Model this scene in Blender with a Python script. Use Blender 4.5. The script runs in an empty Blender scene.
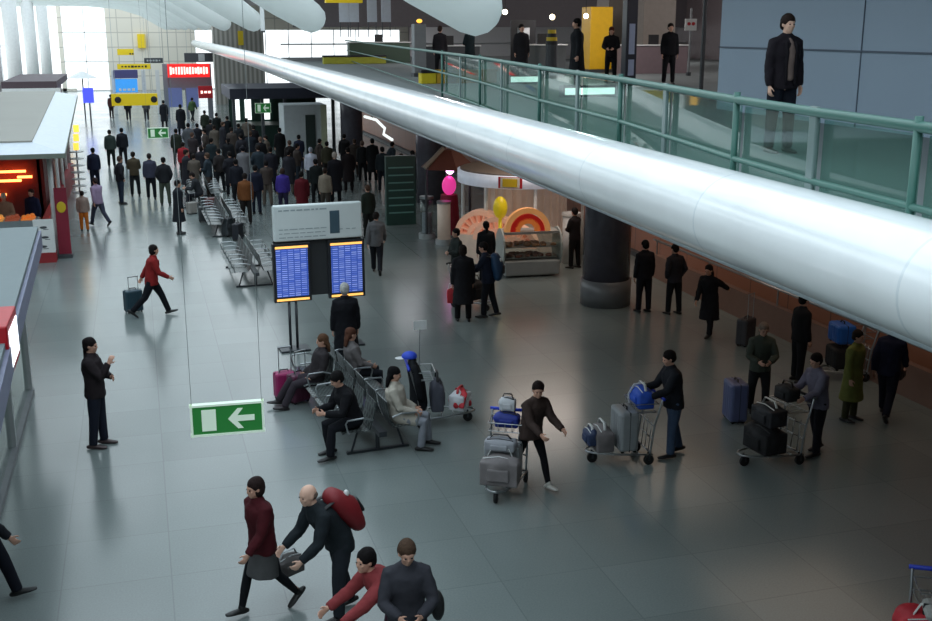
import bpy, bmesh, math, random
from mathutils import Vector, Matrix
SC = bpy.context.scene
COL = SC.collection
R = math.radians
random.seed(7)

# ------------------------------------------------------------------ camera
CAMH, FPX, TILT, YAW = 6.35, 1100.0, R(14.35), R(16.4)
cam = bpy.data.cameras.new('camera'); co = bpy.data.objects.new('camera', cam); COL.objects.link(co)
co.location = (0, 0, CAMH); co.rotation_euler = (R(90) - TILT, 0, -YAW)
cam.sensor_width = 36; cam.lens = 36 * FPX / 932; cam.clip_end = 500
SC.camera = co
# survey of the photograph: world point seen at a pixel, on a level plane (ground) or on an upright plane (at)
_f = Vector((math.sin(YAW) * math.cos(TILT), math.cos(YAW) * math.cos(TILT), -math.sin(TILT)))
_r = Vector((math.cos(YAW), -math.sin(YAW), 0)); _u = _r.cross(_f)
def ray(x, y): return _f + _r * (x - 466) / FPX + _u * (310.5 - y) / FPX
def ground(x, y, z=0.0):
    d = ray(x, y); return Vector((0, 0, CAMH)) + d * ((z - CAMH) / d.z)
def at(x, y, Y):
    d = ray(x, y); return Vector((0, 0, CAMH)) + d * (Y / d.y)

# ------------------------------------------------------------------ materials
def lin(c):
    return tuple((v / 12.92 if v <= .04045 else ((v + .055) / 1.055) ** 2.4) for v in [x / 255 for x in c])
MATS = {}
def mat(name, rgb, rough=.6, metal=0, emit=0, var=.12, scale=6, bump=0, spec=.5, translucent=0):
    if name in MATS: return MATS[name]
    m = bpy.data.materials.new(name); m.use_nodes = True; N = m.node_tree.nodes; L = m.node_tree.links
    b = N['Principled BSDF']; c = lin(rgb)
    b.inputs['Roughness'].default_value = rough; b.inputs['Metallic'].default_value = metal
    b.inputs['Specular IOR Level'].default_value = spec
    tc = N.new('ShaderNodeTexCoord'); nz = N.new('ShaderNodeTexNoise'); nz.inputs['Scale'].default_value = scale
    nz.inputs['Detail'].default_value = 4; L.new(tc.outputs['Object'], nz.inputs['Vector'])
    rp = N.new('ShaderNodeMapRange'); rp.inputs['To Min'].default_value = 1 - var; rp.inputs['To Max'].default_value = 1 + var
    L.new(nz.outputs['Fac'], rp.inputs['Value'])
    mx = N.new('ShaderNodeVectorMath'); mx.operation = 'SCALE'; mx.inputs[0].default_value = c
    L.new(rp.outputs['Result'], mx.inputs['Scale']); L.new(mx.outputs['Vector'], b.inputs['Base Color'])
    if emit:
        b.inputs['Emission Color'].default_value = (*c, 1); b.inputs['Emission Strength'].default_value = emit
    if bump:
        bp = N.new('ShaderNodeBump'); bp.inputs['Strength'].default_value = bump; bp.inputs['Distance'].default_value = .02
        L.new(nz.outputs['Fac'], bp.inputs['Height']); L.new(bp.outputs['Normal'], b.inputs['Normal'])
    if translucent:
        t = N.new('ShaderNodeBsdfTranslucent'); L.new(mx.outputs['Vector'], t.inputs['Color'])
        ms = N.new('ShaderNodeMixShader'); ms.inputs[0].default_value = translucent
        L.new(b.outputs[0], ms.inputs[1]); L.new(t.outputs[0], ms.inputs[2]); L.new(ms.outputs[0], N['Material Output'].inputs['Surface'])
    MATS[name] = m; return m
def cloth(rgb): return mat('cloth_%d_%d_%d' % tuple(rgb), rgb, .85, var=.25, scale=9, bump=.35, spec=.2)
def skinm(k=0): return mat('skin_%d' % k, [(196, 150, 128), (170, 120, 96), (214, 172, 150)][k], .55, var=.08, scale=12)
def hairm(rgb): return mat('hair_%d_%d_%d' % tuple(rgb), [v * .85 for v in rgb], .8, var=.4, scale=40, bump=.5, spec=.15)

def tex_mat(name, build, rough=.5, spec=.5, metal=0):
    m = bpy.data.materials.new(name); m.use_nodes = True; N = m.node_tree.nodes; L = m.node_tree.links
    b = N['Principled BSDF']; b.inputs['Roughness'].default_value = rough; b.inputs['Metallic'].default_value = metal
    b.inputs['Specular IOR Level'].default_value = spec
    build(N, L, b); MATS[name] = m; return m
def brick(N, L, vec, c1, c2, mortar, w, h, ms=.01, off=.5):
    t = N.new('ShaderNodeTexBrick'); t.inputs['Color1'].default_value = (*lin(c1), 1); t.inputs['Color2'].default_value = (*lin(c2), 1)
    t.inputs['Mortar'].default_value = (*lin(mortar), 1); t.inputs['Scale'].default_value = 1
    t.inputs['Brick Width'].default_value = w; t.inputs['Row Height'].default_value = h; t.inputs['Mortar Size'].default_value = ms
    t.offset = off; L.new(vec, t.inputs['Vector']); return t
def swz(N, L, out, order):
    s = N.new('ShaderNodeSeparateXYZ'); c = N.new('ShaderNodeCombineXYZ'); L.new(out, s.inputs[0])
    for i, k in enumerate(order): L.new(s.outputs[k], c.inputs[i])
    return c.outputs[0]
def b_floor(N, L, b):
    tc = N.new('ShaderNodeTexCoord')
    t = brick(N, L, tc.outputs['Object'], (122, 131, 129), (116, 125, 123), (109, 117, 115), 1.25, 1.25, .008, 0)
    nz = N.new('ShaderNodeTexNoise'); nz.inputs['Scale'].default_value = .35; nz.inputs['Detail'].default_value = 6; L.new(tc.outputs['Object'], nz.inputs['Vector'])
    n2 = N.new('ShaderNodeTexNoise'); n2.inputs['Scale'].default_value = 45; L.new(tc.outputs['Object'], n2.inputs['Vector'])
    ad = N.new('ShaderNodeMath'); ad.operation = 'ADD'; L.new(nz.outputs['Fac'], ad.inputs[0]); L.new(n2.outputs['Fac'], ad.inputs[1])
    mr = N.new('ShaderNodeMapRange'); mr.inputs['From Min'].default_value = .5; mr.inputs['From Max'].default_value = 1.5
    mr.inputs['To Min'].default_value = .82; mr.inputs['To Max'].default_value = 1.15; L.new(ad.outputs[0], mr.inputs['Value'])
    s = N.new('ShaderNodeVectorMath'); s.operation = 'SCALE'; L.new(t.outputs['Color'], s.inputs[0]); L.new(mr.outputs[0], s.inputs['Scale'])
    L.new(s.outputs[0], b.inputs['Base Color'])
    r2 = N.new('ShaderNodeMapRange'); r2.inputs['To Min'].default_value = .13; r2.inputs['To Max'].default_value = .27
    L.new(nz.outputs['Fac'], r2.inputs['Value']); L.new(r2.outputs[0], b.inputs['Roughness'])
FLOOR = tex_mat('polished_stone_floor', b_floor, .22, .6)
def b_cream(N, L, b):
    tc = N.new('ShaderNodeTexCoord'); v = swz(N, L, tc.outputs['Object'], (0, 2, 1))
    t = brick(N, L, v, (232, 226, 212), (226, 220, 206), (196, 190, 178), 1.5, 1.5, .05, 0); L.new(t.outputs['Color'], b.inputs['Base Color'])
CREAM = tex_mat('cream_wall_panels', b_cream)
def b_corr(N, L, b):
    tc = N.new('ShaderNodeTexCoord'); w = N.new('ShaderNodeTexWave'); w.inputs['Scale'].default_value = .8; L.new(tc.outputs['Object'], w.inputs['Vector'])
    r = N.new('ShaderNodeValToRGB'); r.color_ramp.elements[0].color = (*lin((120, 118, 112)), 1); r.color_ramp.elements[1].color = (*lin((170, 168, 160)), 1)
    L.new(w.outputs['Fac'], r.inputs[0]); L.new(r.outputs[0], b.inputs['Base Color'])
CORR = tex_mat('ribbed_grey_cladding', b_corr)
def b_tube(N, L, b):
    tc = N.new('ShaderNodeTexCoord'); v = swz(N, L, tc.outputs['Object'], (1, 2, 0))
    t = brick(N, L, v, (246, 250, 250), (242, 247, 248), (230, 237, 239), 2.4, 8, .012, 0)
    nz = N.new('ShaderNodeTexNoise'); nz.inputs['Scale'].default_value = 1.6; nz.inputs['Detail'].default_value = 5; L.new(tc.outputs['Object'], nz.inputs['Vector'])
    mr = N.new('ShaderNodeMapRange'); mr.inputs['To Min'].default_value = .86; mr.inputs['To Max'].default_value = 1.08; L.new(nz.outputs['Fac'], mr.inputs['Value'])
    s = N.new('ShaderNodeVectorMath'); s.operation = 'SCALE'; L.new(t.outputs['Color'], s.inputs[0]); L.new(mr.outputs[0], s.inputs['Scale']); L.new(s.outputs[0], b.inputs['Base Color'])
TUBE = tex_mat('white_lacquered_metal', b_tube, .16, 1.0)
def b_brown(N, L, b):
    tc = N.new('ShaderNodeTexCoord'); v = swz(N, L, tc.outputs['Object'], (1, 2, 0))
    t = brick(N, L, v, (166, 116, 94), (154, 106, 88), (110, 84, 74), 1.6, 1.1, .02, 0); L.new(t.outputs['Color'], b.inputs['Base Color'])
BROWN = tex_mat('brown_marble_panels', b_brown, .35)
def b_screen(N, L, b):
    tc = N.new('ShaderNodeTexCoord'); v = swz(N, L, tc.outputs['Object'], (0, 2, 1))
    t = brick(N, L, v, (150, 166, 226), (58, 88, 190), (50, 80, 168), .13, .042, .012, 0)
    t.inputs['Bias'].default_value = -.15
    L.new(t.outputs['Color'], b.inputs['Base Color']); L.new(t.outputs['Color'], b.inputs['Emission Color']); b.inputs['Emission Strength'].default_value = .42
SCREEN = tex_mat('flight_screen_rows', b_screen, .3)
def b_grid(N, L, b):
    tc = N.new('ShaderNodeTexCoord'); v = swz(N, L, tc.outputs['Object'], (0, 2, 1))
    t = brick(N, L, v, (240, 190, 160), (236, 170, 150), (200, 140, 120), .14, .14, .015, 0); L.new(t.outputs['Color'], b.inputs['Base Color'])
BINS = tex_mat('pink_sweet_bins', b_grid)
def b_perf(N, L, b):
    tc = N.new('ShaderNodeTexCoord'); t = brick(N, L, tc.outputs['Object'], (118, 124, 122), (104, 112, 110), (52, 58, 58), .06, .06, .012, .5); L.new(t.outputs['Color'], b.inputs['Base Color'])
PERF = tex_mat('perforated_grey_steel', b_perf, .35, .5, .4)

def glass(name, rgb, mixf=.75):
    m = bpy.data.materials.new(name); m.use_nodes = True; N = m.node_tree.nodes; L = m.node_tree.links; N.clear()
    o = N.new('ShaderNodeOutputMaterial'); t = N.new('ShaderNodeBsdfTransparent'); t.inputs[0].default_value = (*lin(rgb), 1)
    g = N.new('ShaderNodeBsdfGlossy'); g.inputs['Roughness'].default_value = .03; g.inputs[0].default_value = (.9, .95, .92, 1)
    f = N.new('ShaderNodeFresnel'); f.inputs[0].default_value = 1.45; x = N.new('ShaderNodeMixShader')
    ge = N.new('ShaderNodeNewGeometry'); iv = N.new('ShaderNodeMath'); iv.operation = 'SUBTRACT'; iv.inputs[0].default_value = 1; L.new(ge.outputs['Backfacing'], iv.inputs[1])
    mu = N.new('ShaderNodeMath'); mu.operation = 'MULTIPLY'; L.new(f.outputs[0], mu.inputs[0]); L.new(iv.outputs[0], mu.inputs[1]); L.new(mu.outputs[0], x.inputs[0]); L.new(t.outputs[0], x.inputs[1]); L.new(g.outputs[0], x.inputs[2])
    d = N.new('ShaderNodeBsdfDiffuse'); d.inputs[0].default_value = (*lin(rgb), 1); y = N.new('ShaderNodeMixShader'); y.inputs[0].default_value = 1 - mixf
    L.new(x.outputs[0], y.inputs[1]); L.new(d.outputs[0], y.inputs[2]); L.new(y.outputs[0], o.inputs[0]); MATS[name] = m; return m
RGLASS = glass('green_tinted_glass', (206, 232, 224), .96)
CGLASS = glass('clear_glass', (236, 242, 240), .97)

WHITE = mat('white_paint', (214, 216, 214), .5); LGREY = mat('light_grey_paint', (168, 172, 172), .5); MGREY = mat('mid_grey_paint', (116, 120, 122), .5)
DGREY = mat('dark_grey_paint', (62, 66, 70), .5); BLACK = mat('black_paint', (24, 25, 28), .5); STEEL = mat('brushed_steel', (168, 172, 174), .3, .9)
DSTEEL = mat('dark_steel', (70, 74, 78), .4, .7); RED = mat('red_paint', (178, 22, 34), .4); YELLOW = mat('yellow_paint', (206, 178, 30), .5)
RUBBER = mat('black_rubber', (20, 20, 21), .8); BLUE = mat('blue_plastic', (30, 60, 190), .4); GREEN = mat('rail_green', (62, 108, 98), .4)
BGREY = mat('blue_grey_wall', (148, 166, 184), .55, var=.04, scale=1); PINK = mat('pink_plastic', (220, 70, 160), .4)

# ------------------------------------------------------------------ mesh helpers
def box(bm, c, s, rot=None):
    M = Matrix.Translation(Vector(c))
    if rot is not None: M = M @ rot
    return bmesh.ops.create_cube(bm, size=1, matrix=M @ Matrix.Diagonal((*s, 1)))['verts']
def b2(bm, lo, hi): return box(bm, [(a + b) / 2 for a, b in zip(lo, hi)], [abs(b - a) for a, b in zip(lo, hi)])
def ell(bm, c, r, rot=None, u=14, v=9):
    M = Matrix.Translation(Vector(c))
    if rot is not None: M = M @ rot
    return bmesh.ops.create_uvsphere(bm, u_segments=u, v_segments=v, radius=1, matrix=M @ Matrix.Diagonal((*r, 1)))['verts']
def cyl(bm, a, b, r, seg=12, r2=None):
    a, b = Vector(a), Vector(b); d = b - a
    M = Matrix.Translation((a + b) / 2) @ d.to_track_quat('Z', 'Y').to_matrix().to_4x4()
    return bmesh.ops.create_cone(bm, cap_ends=True, segments=seg, radius1=r, radius2=r if r2 is None else r2, depth=d.length, matrix=M)['verts']
def loft(bm, pts, rad, ref=(0, 1, 0), seg=12, round0=True, round1=True):
    pts = [Vector(p) for p in pts]; rad = [(r, r) if not hasattr(r, '__len__') else r for r in rad]; ref = Vector(ref); rings = []
    n = len(pts); T = []
    for i in range(n):
        T.append((pts[min(i + 1, n - 1)] - pts[max(i - 1, 0)]).normalized())
    seq = []
    def extra(i, sgn):
        r = min(rad[i]); out = []
        for k in (80, 60, 35): out.append((pts[i] + T[i] * sgn * r * math.sin(R(k)), (rad[i][0] * math.cos(R(k)), rad[i][1] * math.cos(R(k))), T[i]))
        return out
    if round0: seq += extra(0, -1)
    seq += [(pts[i], rad[i], T[i]) for i in range(n)]
    if round1: seq += extra(n - 1, 1)[::-1]
    for p, r, t in seq:
        s = ref - t * ref.dot(t)
        if s.length < 1e-3: s = Vector((1, 0, 0)) - t * t.x
        s.normalize(); f = t.cross(s)
        rings.append([bm.verts.new(p + s * r[0] * math.cos(2 * math.pi * k / seg) + f * r[1] * math.sin(2 * math.pi * k / seg)) for k in range(seg)])
    for a, b in zip(rings, rings[1:]):
        for k in range(seg): bm.faces.new((a[k], a[(k + 1) % seg], b[(k + 1) % seg], b[k]))
    bm.faces.new(rings[0][::-1]); bm.faces.new(rings[-1])
def mesh_of(bm, name, m=None, smooth=False):
    bmesh.ops.recalc_face_normals(bm, faces=bm.faces)
    me = bpy.data.meshes.new(name); bm.to_mesh(me); bm.free()
    if m is not None: me.materials.append(m)
    if smooth: me.polygons.foreach_set('use_smooth', [True] * len(me.polygons))
    return me
def link(name, me, parent=None, loc=None, rz=None):
    o = bpy.data.objects.new(name, me); COL.objects.link(o)
    if parent: o.parent = parent
    if loc is not None: o.location = loc
    if rz is not None: o.rotation_euler = (0, 0, rz)
    return o
def obj(name, bm, m, parent=None, smooth=False, bevel=0, loc=None, rz=None):
    o = link(name, mesh_of(bm, name, m, smooth), parent, loc, rz)
    if bevel:
        md = o.modifiers.new('bevel', 'BEVEL'); md.width = bevel; md.segments = 2; md.limit_method = 'ANGLE'
    return o
def tag(o, label, cat, group=None, kind=None):
    o['label'] = label; o['category'] = cat
    if group: o['group'] = group
    if kind: o['kind'] = kind
    return o
def struct(name, bm, m, smooth=False, parent=None):
    o = obj(name, bm, m, parent, smooth)
    if not parent: o['kind'] = 'structure'
    return o
def thing(name, label, cat, loc=(0, 0, 0), rz=0, group=None):
    o = link(name, None, None, loc, rz); o.empty_display_size = .2
    return tag(o, label, cat, group)
def NB(): return bmesh.new()
def part(name, m, parent, fn, smooth=False, bevel=0):
    bm = NB(); fn(bm); return obj(name, bm, m, parent, smooth, bevel)
def dup(root, loc, rz, label, group=None):
    r = root.copy(); COL.objects.link(r); r.location = loc; r.rotation_euler = (0, 0, rz); r['label'] = label
    if group: r['group'] = group
    for ch in list(root.children):
        c = ch.copy(); COL.objects.link(c); c.parent = r
        for g in ch.children:
            d = g.copy(); COL.objects.link(d); d.parent = c
    return r
def remesh(bm, vox, name, smooth_it=2, folds=0):
    bmesh.ops.recalc_face_normals(bm, faces=bm.faces)
    me = bpy.data.meshes.new('tmp'); bm.to_mesh(me); bm.free()
    o = bpy.data.objects.new('tmp', me); COL.objects.link(o)
    m = o.modifiers.new('r', 'REMESH'); m.mode = 'VOXEL'; m.voxel_size = vox
    s = o.modifiers.new('s', 'SMOOTH'); s.factor = .5; s.iterations = smooth_it
    if folds:
        tx = bpy.data.textures.get('folds') or bpy.data.textures.new('folds', 'CLOUDS'); tx.noise_scale = .09; tx.noise_depth = 1
        d = o.modifiers.new('d', 'DISPLACE'); d.texture = tx; d.strength = folds; d.mid_level = .5; d.texture_coords = 'LOCAL'
    dg = bpy.context.evaluated_depsgraph_get(); out = bpy.data.meshes.new_from_object(o.evaluated_get(dg))
    out.name = name; out.polygons.foreach_set('use_smooth', [True] * len(out.polygons))
    bpy.data.objects.remove(o); bpy.data.meshes.remove(me); return out

# ------------------------------------------------------------------ people
def d2(flex, side=0, ab=0):      # direction of a limb: flex forward from hanging down, ab away from the body on its side
    a, b = R(flex), R(ab); return Vector((math.sin(a) * math.cos(b), side * math.sin(b), -math.cos(a) * math.cos(b)))
POSES = {  # lean, (hip,knee) per leg as absolute angles of thigh and shin, foot pitch, arms (upper flex, ab, fore flex, fore ab) left/right, head pitch/yaw
 'stand':   dict(lean=2, legs=((2, 0, 0, 4), (-2, -3, 0, 4)), arms=((-4, 9, 10, 4), (-2, 9, 12, 3))),
 'pockets': dict(lean=3, legs=((3, 0, 0, 6), (-2, -4, 0, 6)), arms=((-18, 20, 30, -18), (-18, 20, 30, -18)), head=(10, 8)),
 'folded':  dict(lean=2, legs=((2, 0, 0, 5), (-3, -4, 0, 5)), arms=((14, 10, 88, -45), (14, 10, 80, -45)), head=(4, -12)),
 'chin':    dict(lean=-3, legs=((4, 2, 0, 3), (-3, -6, 0, 4)), arms=((24, 6, 88, -50), (38, 4, 152, -14)), head=(6, -6)),
 'walk':    dict(lean=6, legs=((24, 16, -12, 2), (-18, -42, 38, 2)), arms=((-22, 10, -4, 2), (20, 8, 42, 0))),
 'walk2':   dict(lean=5, legs=((-16, -40, 36, 2), (22, 14, -10, 2)), arms=((22, 8, 44, 0), (-20, 10, 0, 2))),
 'pull':    dict(lean=9, legs=((28, 20, -14, 2), (-24, -46, 38, 2)), arms=((-34, 12, -30, 4), (24, 8, 60, -10))),
 'push':    dict(lean=9, legs=((8, 2, 0, 4), (-9, -16, 8, 4)), arms=((34, 6, 74, 0), (34, 6, 74, 0)), head=(14, 0)),
 'pushwalk':dict(lean=14, legs=((26, 18, -10, 2), (-22, -44, 38, 2)), arms=((36, 6, 68, 0), (36, 6, 68, 0)), head=(8, -30)),
 'clasp':   dict(lean=6, legs=((4, 0, 0, 5), (-2, -4, 0, 5)), arms=((22, 14, 74, -34), (22, 14, 74, -34)), head=(16, 6)),
 'bend':    dict(lean=38, legs=((12, 2, 0, 6), (-8, -16, 6, 6)), arms=((20, 10, 50, -6), (24, 8, 56, -6)), head=(-4, 10)),
 'reach':   dict(lean=44, legs=((30, -6, 0, 8), (10, -16, 0, 8)), arms=((60, 14, 66, 4), (46, 8, 62, 0)), head=(-14, 18)),
 'sit':     dict(lean=-8, legs=((86, 4, 0, 5), (84, -8, 0, 8)), arms=((20, 8, 64, -12), (24, 8, 68, -14)), head=(12, 8), seat=1),
 'sitout':  dict(lean=-16, legs=((85, 28, -14, 4), (86, 34, -12, 8)), arms=((14, 10, 60, -14), (18, 10, 64, -16)), head=(14, -8), seat=1),
 'sitlean': dict(lean=20, legs=((84, 6, 0, 8), (80, -12, 0, 8)), arms=((24, 8, 96, -18), (26, 8, 92, -18)), head=(22, 0), seat=1),
 'trail':   dict(lean=14, legs=((16, 6, 0, 2), (-16, -30, 24, 2)), arms=((-60, 14, -62, 6), (10, 8, 30, 0)), head=(8, 0)),
}
def skeleton(pose):
    p = POSES[pose]; J = {'p': p}
    # spine
    pts = [Vector((0, 0, -.04))]; lean = p['lean']; n = 10
    for i in range(n):
        a = R(lean * (1 if p.get('seat') else min(1, (i + 1) / 4))); pts.append(pts[-1] + Vector((math.sin(a), 0, math.cos(a))) * .055)
    J['spine'] = pts; top = pts[-1]; a = R(lean); ud = Vector((math.sin(a), 0, math.cos(a)))
    hp, hy = p.get('head', (4, 0)); na = R(lean * .55 + hp * .5); nd = Vector((math.sin(na), 0, math.cos(na)))
    J['neck0'] = top - ud * .02; J['neck1'] = top + nd * .085; J['headc'] = top + nd * .172 + Vector((.014, 0, 0))
    J['headm'] = Matrix.Translation(J['headc']) @ Matrix.Rotation(R(hy), 4, 'Z') @ Matrix.Rotation(R(lean * .35 + hp), 4, 'Y')
    sh = pts[-2]
    for s, k in ((1, 0), (-1, 1)):
        f, ab, f2, ab2 = p['arms'][k]; S = sh + Vector((0, s * .172, -.01)); E = S + d2(f, s, ab) * .285; W = E + d2(f2, s, ab2) * .25
        J['S', s], J['E', s], J['W', s] = S, E, W; J['hd', s] = d2(f2, s, ab2)
        th, shn, fp, ab = p['legs'][k]; H = Vector((0, s * .085, -.02)); K = H + d2(th, s, ab) * .43; A = K + d2(shn, s, ab * .3) * .41
        J['H', s], J['K', s], J['A', s], J['fp', s] = H, K, A, fp
    low = min(min(J['A', s].z - .08 - (0.17 * math.sin(R(max(0, J['fp', s]))) if J['fp', s] > 0 else 0) for s in (1, -1)), 9)
    J['z'] = -low; J['low'] = low
    return J
def hand(bm, W, d, s, curl=25):
    d = d.normalized(); n = Vector((0, -s, 0)); n = (n - d * n.dot(d)).normalized(); w = n.cross(d) * 1.0
    if w.dot(Vector((1, 0, 0))) < 0 and abs(d.x) < .7: w = -w
    if abs(d.x) >= .7 and w.z < 0: w = -w
    loft(bm, [W - d * .02, W + d * .03, W + d * .085], [(.026, .02), (.036, .016), (.042, .013)], ref=w, seg=10)
    for k, ln in zip(range(4), (.068, .078, .072, .056)):
        b = W + d * .08 + w * (.033 - .022 * k); q = d
        c1 = (d * math.cos(R(curl)) + n * math.sin(R(curl))); c2 = (d * math.cos(R(curl * 2.4)) + n * math.sin(R(curl * 2.4)))
        m = b + c1 * ln * .5; loft(bm, [b, m, m + c2 * ln * .5], [.0095, .009, .0075], seg=7)
    b = W + d * .025 + w * .032; m = b + (d * .6 + w * .75 + n * .25).normalized() * .035; loft(bm, [b, m, m + (d * .85 + w * .2 + n * .45).normalized() * .03], [.013, .0105, .009], seg=7)
def gen_body(J, vox):
    bm = NB(); sp = J['spine']
    loft(bm, sp[::2], [(.155, .115), (.15, .108), (.132, .095), (.15, .108), (.16, .105), (.075, .06)], seg=16)
    loft(bm, [J['neck0'] - Vector((0, 0, .04)), J['neck0'], J['neck1'], J['headc']], [(.062, .058), (.056, .056), (.052, .055), .05])
    M = J['headm']; hm = M.to_3x3().to_4x4()
    def q(x, y, z): return M @ Vector((x, y, z))
    ell(bm, q(-.012, 0, .022), (.098, .077, .095), hm, 18, 12); ell(bm, q(.02, 0, -.035), (.068, .06, .078), hm); ell(bm, q(.055, 0, -.085), (.026, .028, .022), hm)
    ell(bm, q(.093, 0, -.012), (.016, .012, .022), hm); ell(bm, q(.086, 0, .012), (.010, .009, .026), hm)      # nose
    ell(bm, q(.074, 0, .034), (.014, .048, .010), hm)                                                       # brow
    ell(bm, q(.084, 0, -.048), (.009, .024, .007), hm); ell(bm, q(.081, 0, -.062), (.009, .02, .007), hm)      # lips
    for s in (1, -1):
        ell(bm, q(-.005, s * .078, -.005), (.02, .009, .03), hm); ell(bm, q(.062, s * .036, -.018), (.022, .022, .02), hm)
        S, E, W = J['S', s], J['E', s], J['W', s]
        loft(bm, [J['spine'][-2] + Vector((0, s * .08, 0)), S, (S + E) / 2, E, (E + W) / 2, W], [.046, .054, .047, .039, .037, .026])
        hand(bm, W, J['hd', s], s)
        H, K, A = J['H', s], J['K', s], J['A', s]
        loft(bm, [H, (H + K) / 2, K, K.lerp(A, .35), A], [.088, .075, .054, .056, .036])
        a = R(J['fp', s]); fd = Vector((math.cos(a), 0, -math.sin(a))); u = Vector((math.sin(a), 0, math.cos(a))); loft(bm, [A - fd * .02 - u * .03, A + fd * .05 - u * .045, A + fd * .11 - u * .052], [(.028, .028), (.032, .022), (.028, .014)])
    return remesh(bm, vox, 'body')
def gen_top(J, kind, vox):
    bm = NB(); sp = J['spine']; p = J['p']; g = .034 if kind != 'coat' else .045
    base = [(.16, .12), (.158, .118), (.152, .112), (.148, .108), (.147, .108), (.152, .112), (.16, .118), (.168, .122), (.172, .118), (.16, .105), (.09, .08)]
    pts = list(sp); rr = [(a + g, b + g) for a, b in base]; rr[-1] = (.10, .09)
    if not p.get('seat'):
        d0 = Vector((0, 0, -1))
        if kind == 'coat':
            pts = [sp[0] + d0 * .48, sp[0] + d0 * .25] + pts; rr = [(.245, .22), (.225, .185)] + rr
        else: pts = [sp[0] + d0 * .08] + pts; rr = [(.2, .16)] + rr
    loft(bm, pts, rr, seg=20, round0=False)
    if p.get('seat') and kind == 'coat':
        for s in (1, -1): loft(bm, [J['H', s], J['H', s].lerp(J['K', s], .75)], [.115, .095], round1=False)
    loft(bm, [J['neck0'] - Vector((0, 0, .05)), J['neck0'] + (J['neck1'] - J['neck0']) * .45], [(.115, .1), (.082, .084)], round1=False)   # collar
    for s in (1, -1): loft(bm, [J['neck0'] + Vector((0, s * .03, .0)), J['S', s] + Vector((0, 0, .012))], [.078, .07])
    for s in (1, -1):
        S, E, W = J['S', s], J['E', s], J['W', s]
        loft(bm, [sp[-2] + Vector((0, s * .06, .0)), S, S.lerp(E, .5), E, E.lerp(W, .5), W], [.085, .086, .076, .068, .062, .05], round1=False)
    return remesh(bm, vox, 'jacket', 3, .02 if vox < .02 else 0)
def gen_legs(J, kind, vox):
    bm = NB()
    ell(bm, (0, 0, -.02), (.125, .165, .12), None, 18, 12)
    if kind == 'skirt': loft(bm, [(0, 0, -.02), (0, 0, -.25), (0.01, 0, -.46)], [(.165, .13), (.185, .155), (.195, .18)], seg=20, round1=False)
    for s in (1, -1):
        H, K, A = J['H', s], J['K', s], J['A', s]; r = [.108, .1, .078, .072, .066] if kind == 'trousers' else [.092, .08, .058, .058, .04]
        loft(bm, [H, (H + K) / 2, K, K.lerp(A, .4), A + Vector((0, 0, -.01))], r, round1=False)
    return remesh(bm, vox, 'trousers', 2)
def gen_skirt(J, vox):
    bm = NB(); loft(bm, [(0, 0, .08), (0, 0, -.08), (0, 0, -.25), (0.02, 0, -.42)], [(.16, .125), (.185, .15), (.2, .175), (.21, .2)], seg=20, round0=False, round1=False)
    return remesh(bm, vox, 'skirt', 2)
def gen_shoe(J, s):
    bm = NB(); A = J['A', s]; a = R(J['fp', s]); fd = Vector((math.cos(a), 0, -math.sin(a))); u = Vector((math.sin(a), 0, math.cos(a)))
    P = lambda x, z: A + fd * x + u * z
    loft(bm, [P(-.075, -.045), P(-.03, -.038), P(.06, -.045), P(.13, -.055), P(.19, -.06)], [(.03, .03), (.042, .042), (.045, .034), (.048, .025), (.034, .018)], seg=12)
    loft(bm, [P(0, -.03), P(0, .02)], [.044, .042], seg=12)
    me = mesh_of(bm, 'shoe', None, True); return me
def gen_hair(J, kind, vox):
    bm = NB(); M = J['headm']; hm = M.to_3x3().to_4x4(); q = lambda x, y, z: M @ Vector((x, y, z))
    if kind == 'bald': ell(bm, q(-.045, 0, -.005), (.07, .083, .055), hm)
    else:
        ell(bm, q(-.026, 0, .044), (.107, .092, .096), hm, 18, 12); ell(bm, q(-.05, 0, .0), (.078, .09, .085), hm)
    if kind == 'bob': ell(bm, q(-.035, 0, -.02), (.085, .098, .105), hm)
    if kind in ('long', 'tail'): loft(bm, [q(-.06, 0, .02), q(-.085, 0, -.08), q(-.09, 0, -.2)], [(.085, .05), (.095, .045), (.075, .03)] if kind == 'long' else [(.04, .04), (.045, .04), (.025, .02)])
    if kind == 'cap': ell(bm, q(.07, 0, .055), (.06, .06, .012), hm)
    if kind == 'hat': ell(bm, q(-.02, 0, .035), (.16, .15, .02), hm, 18, 8)
    return remesh(bm, vox, 'hair', 1, .014 if vox < .015 else 0)
CACHE = {}
def cached(key, fn):
    if key not in CACHE: CACHE[key] = fn()
    return CACHE[key]
def setm(o, m):
    if not o.data.materials: o.data.materials.append(m)
    o.material_slots[0].link = 'OBJECT'; o.material_slots[0].material = m
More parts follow.
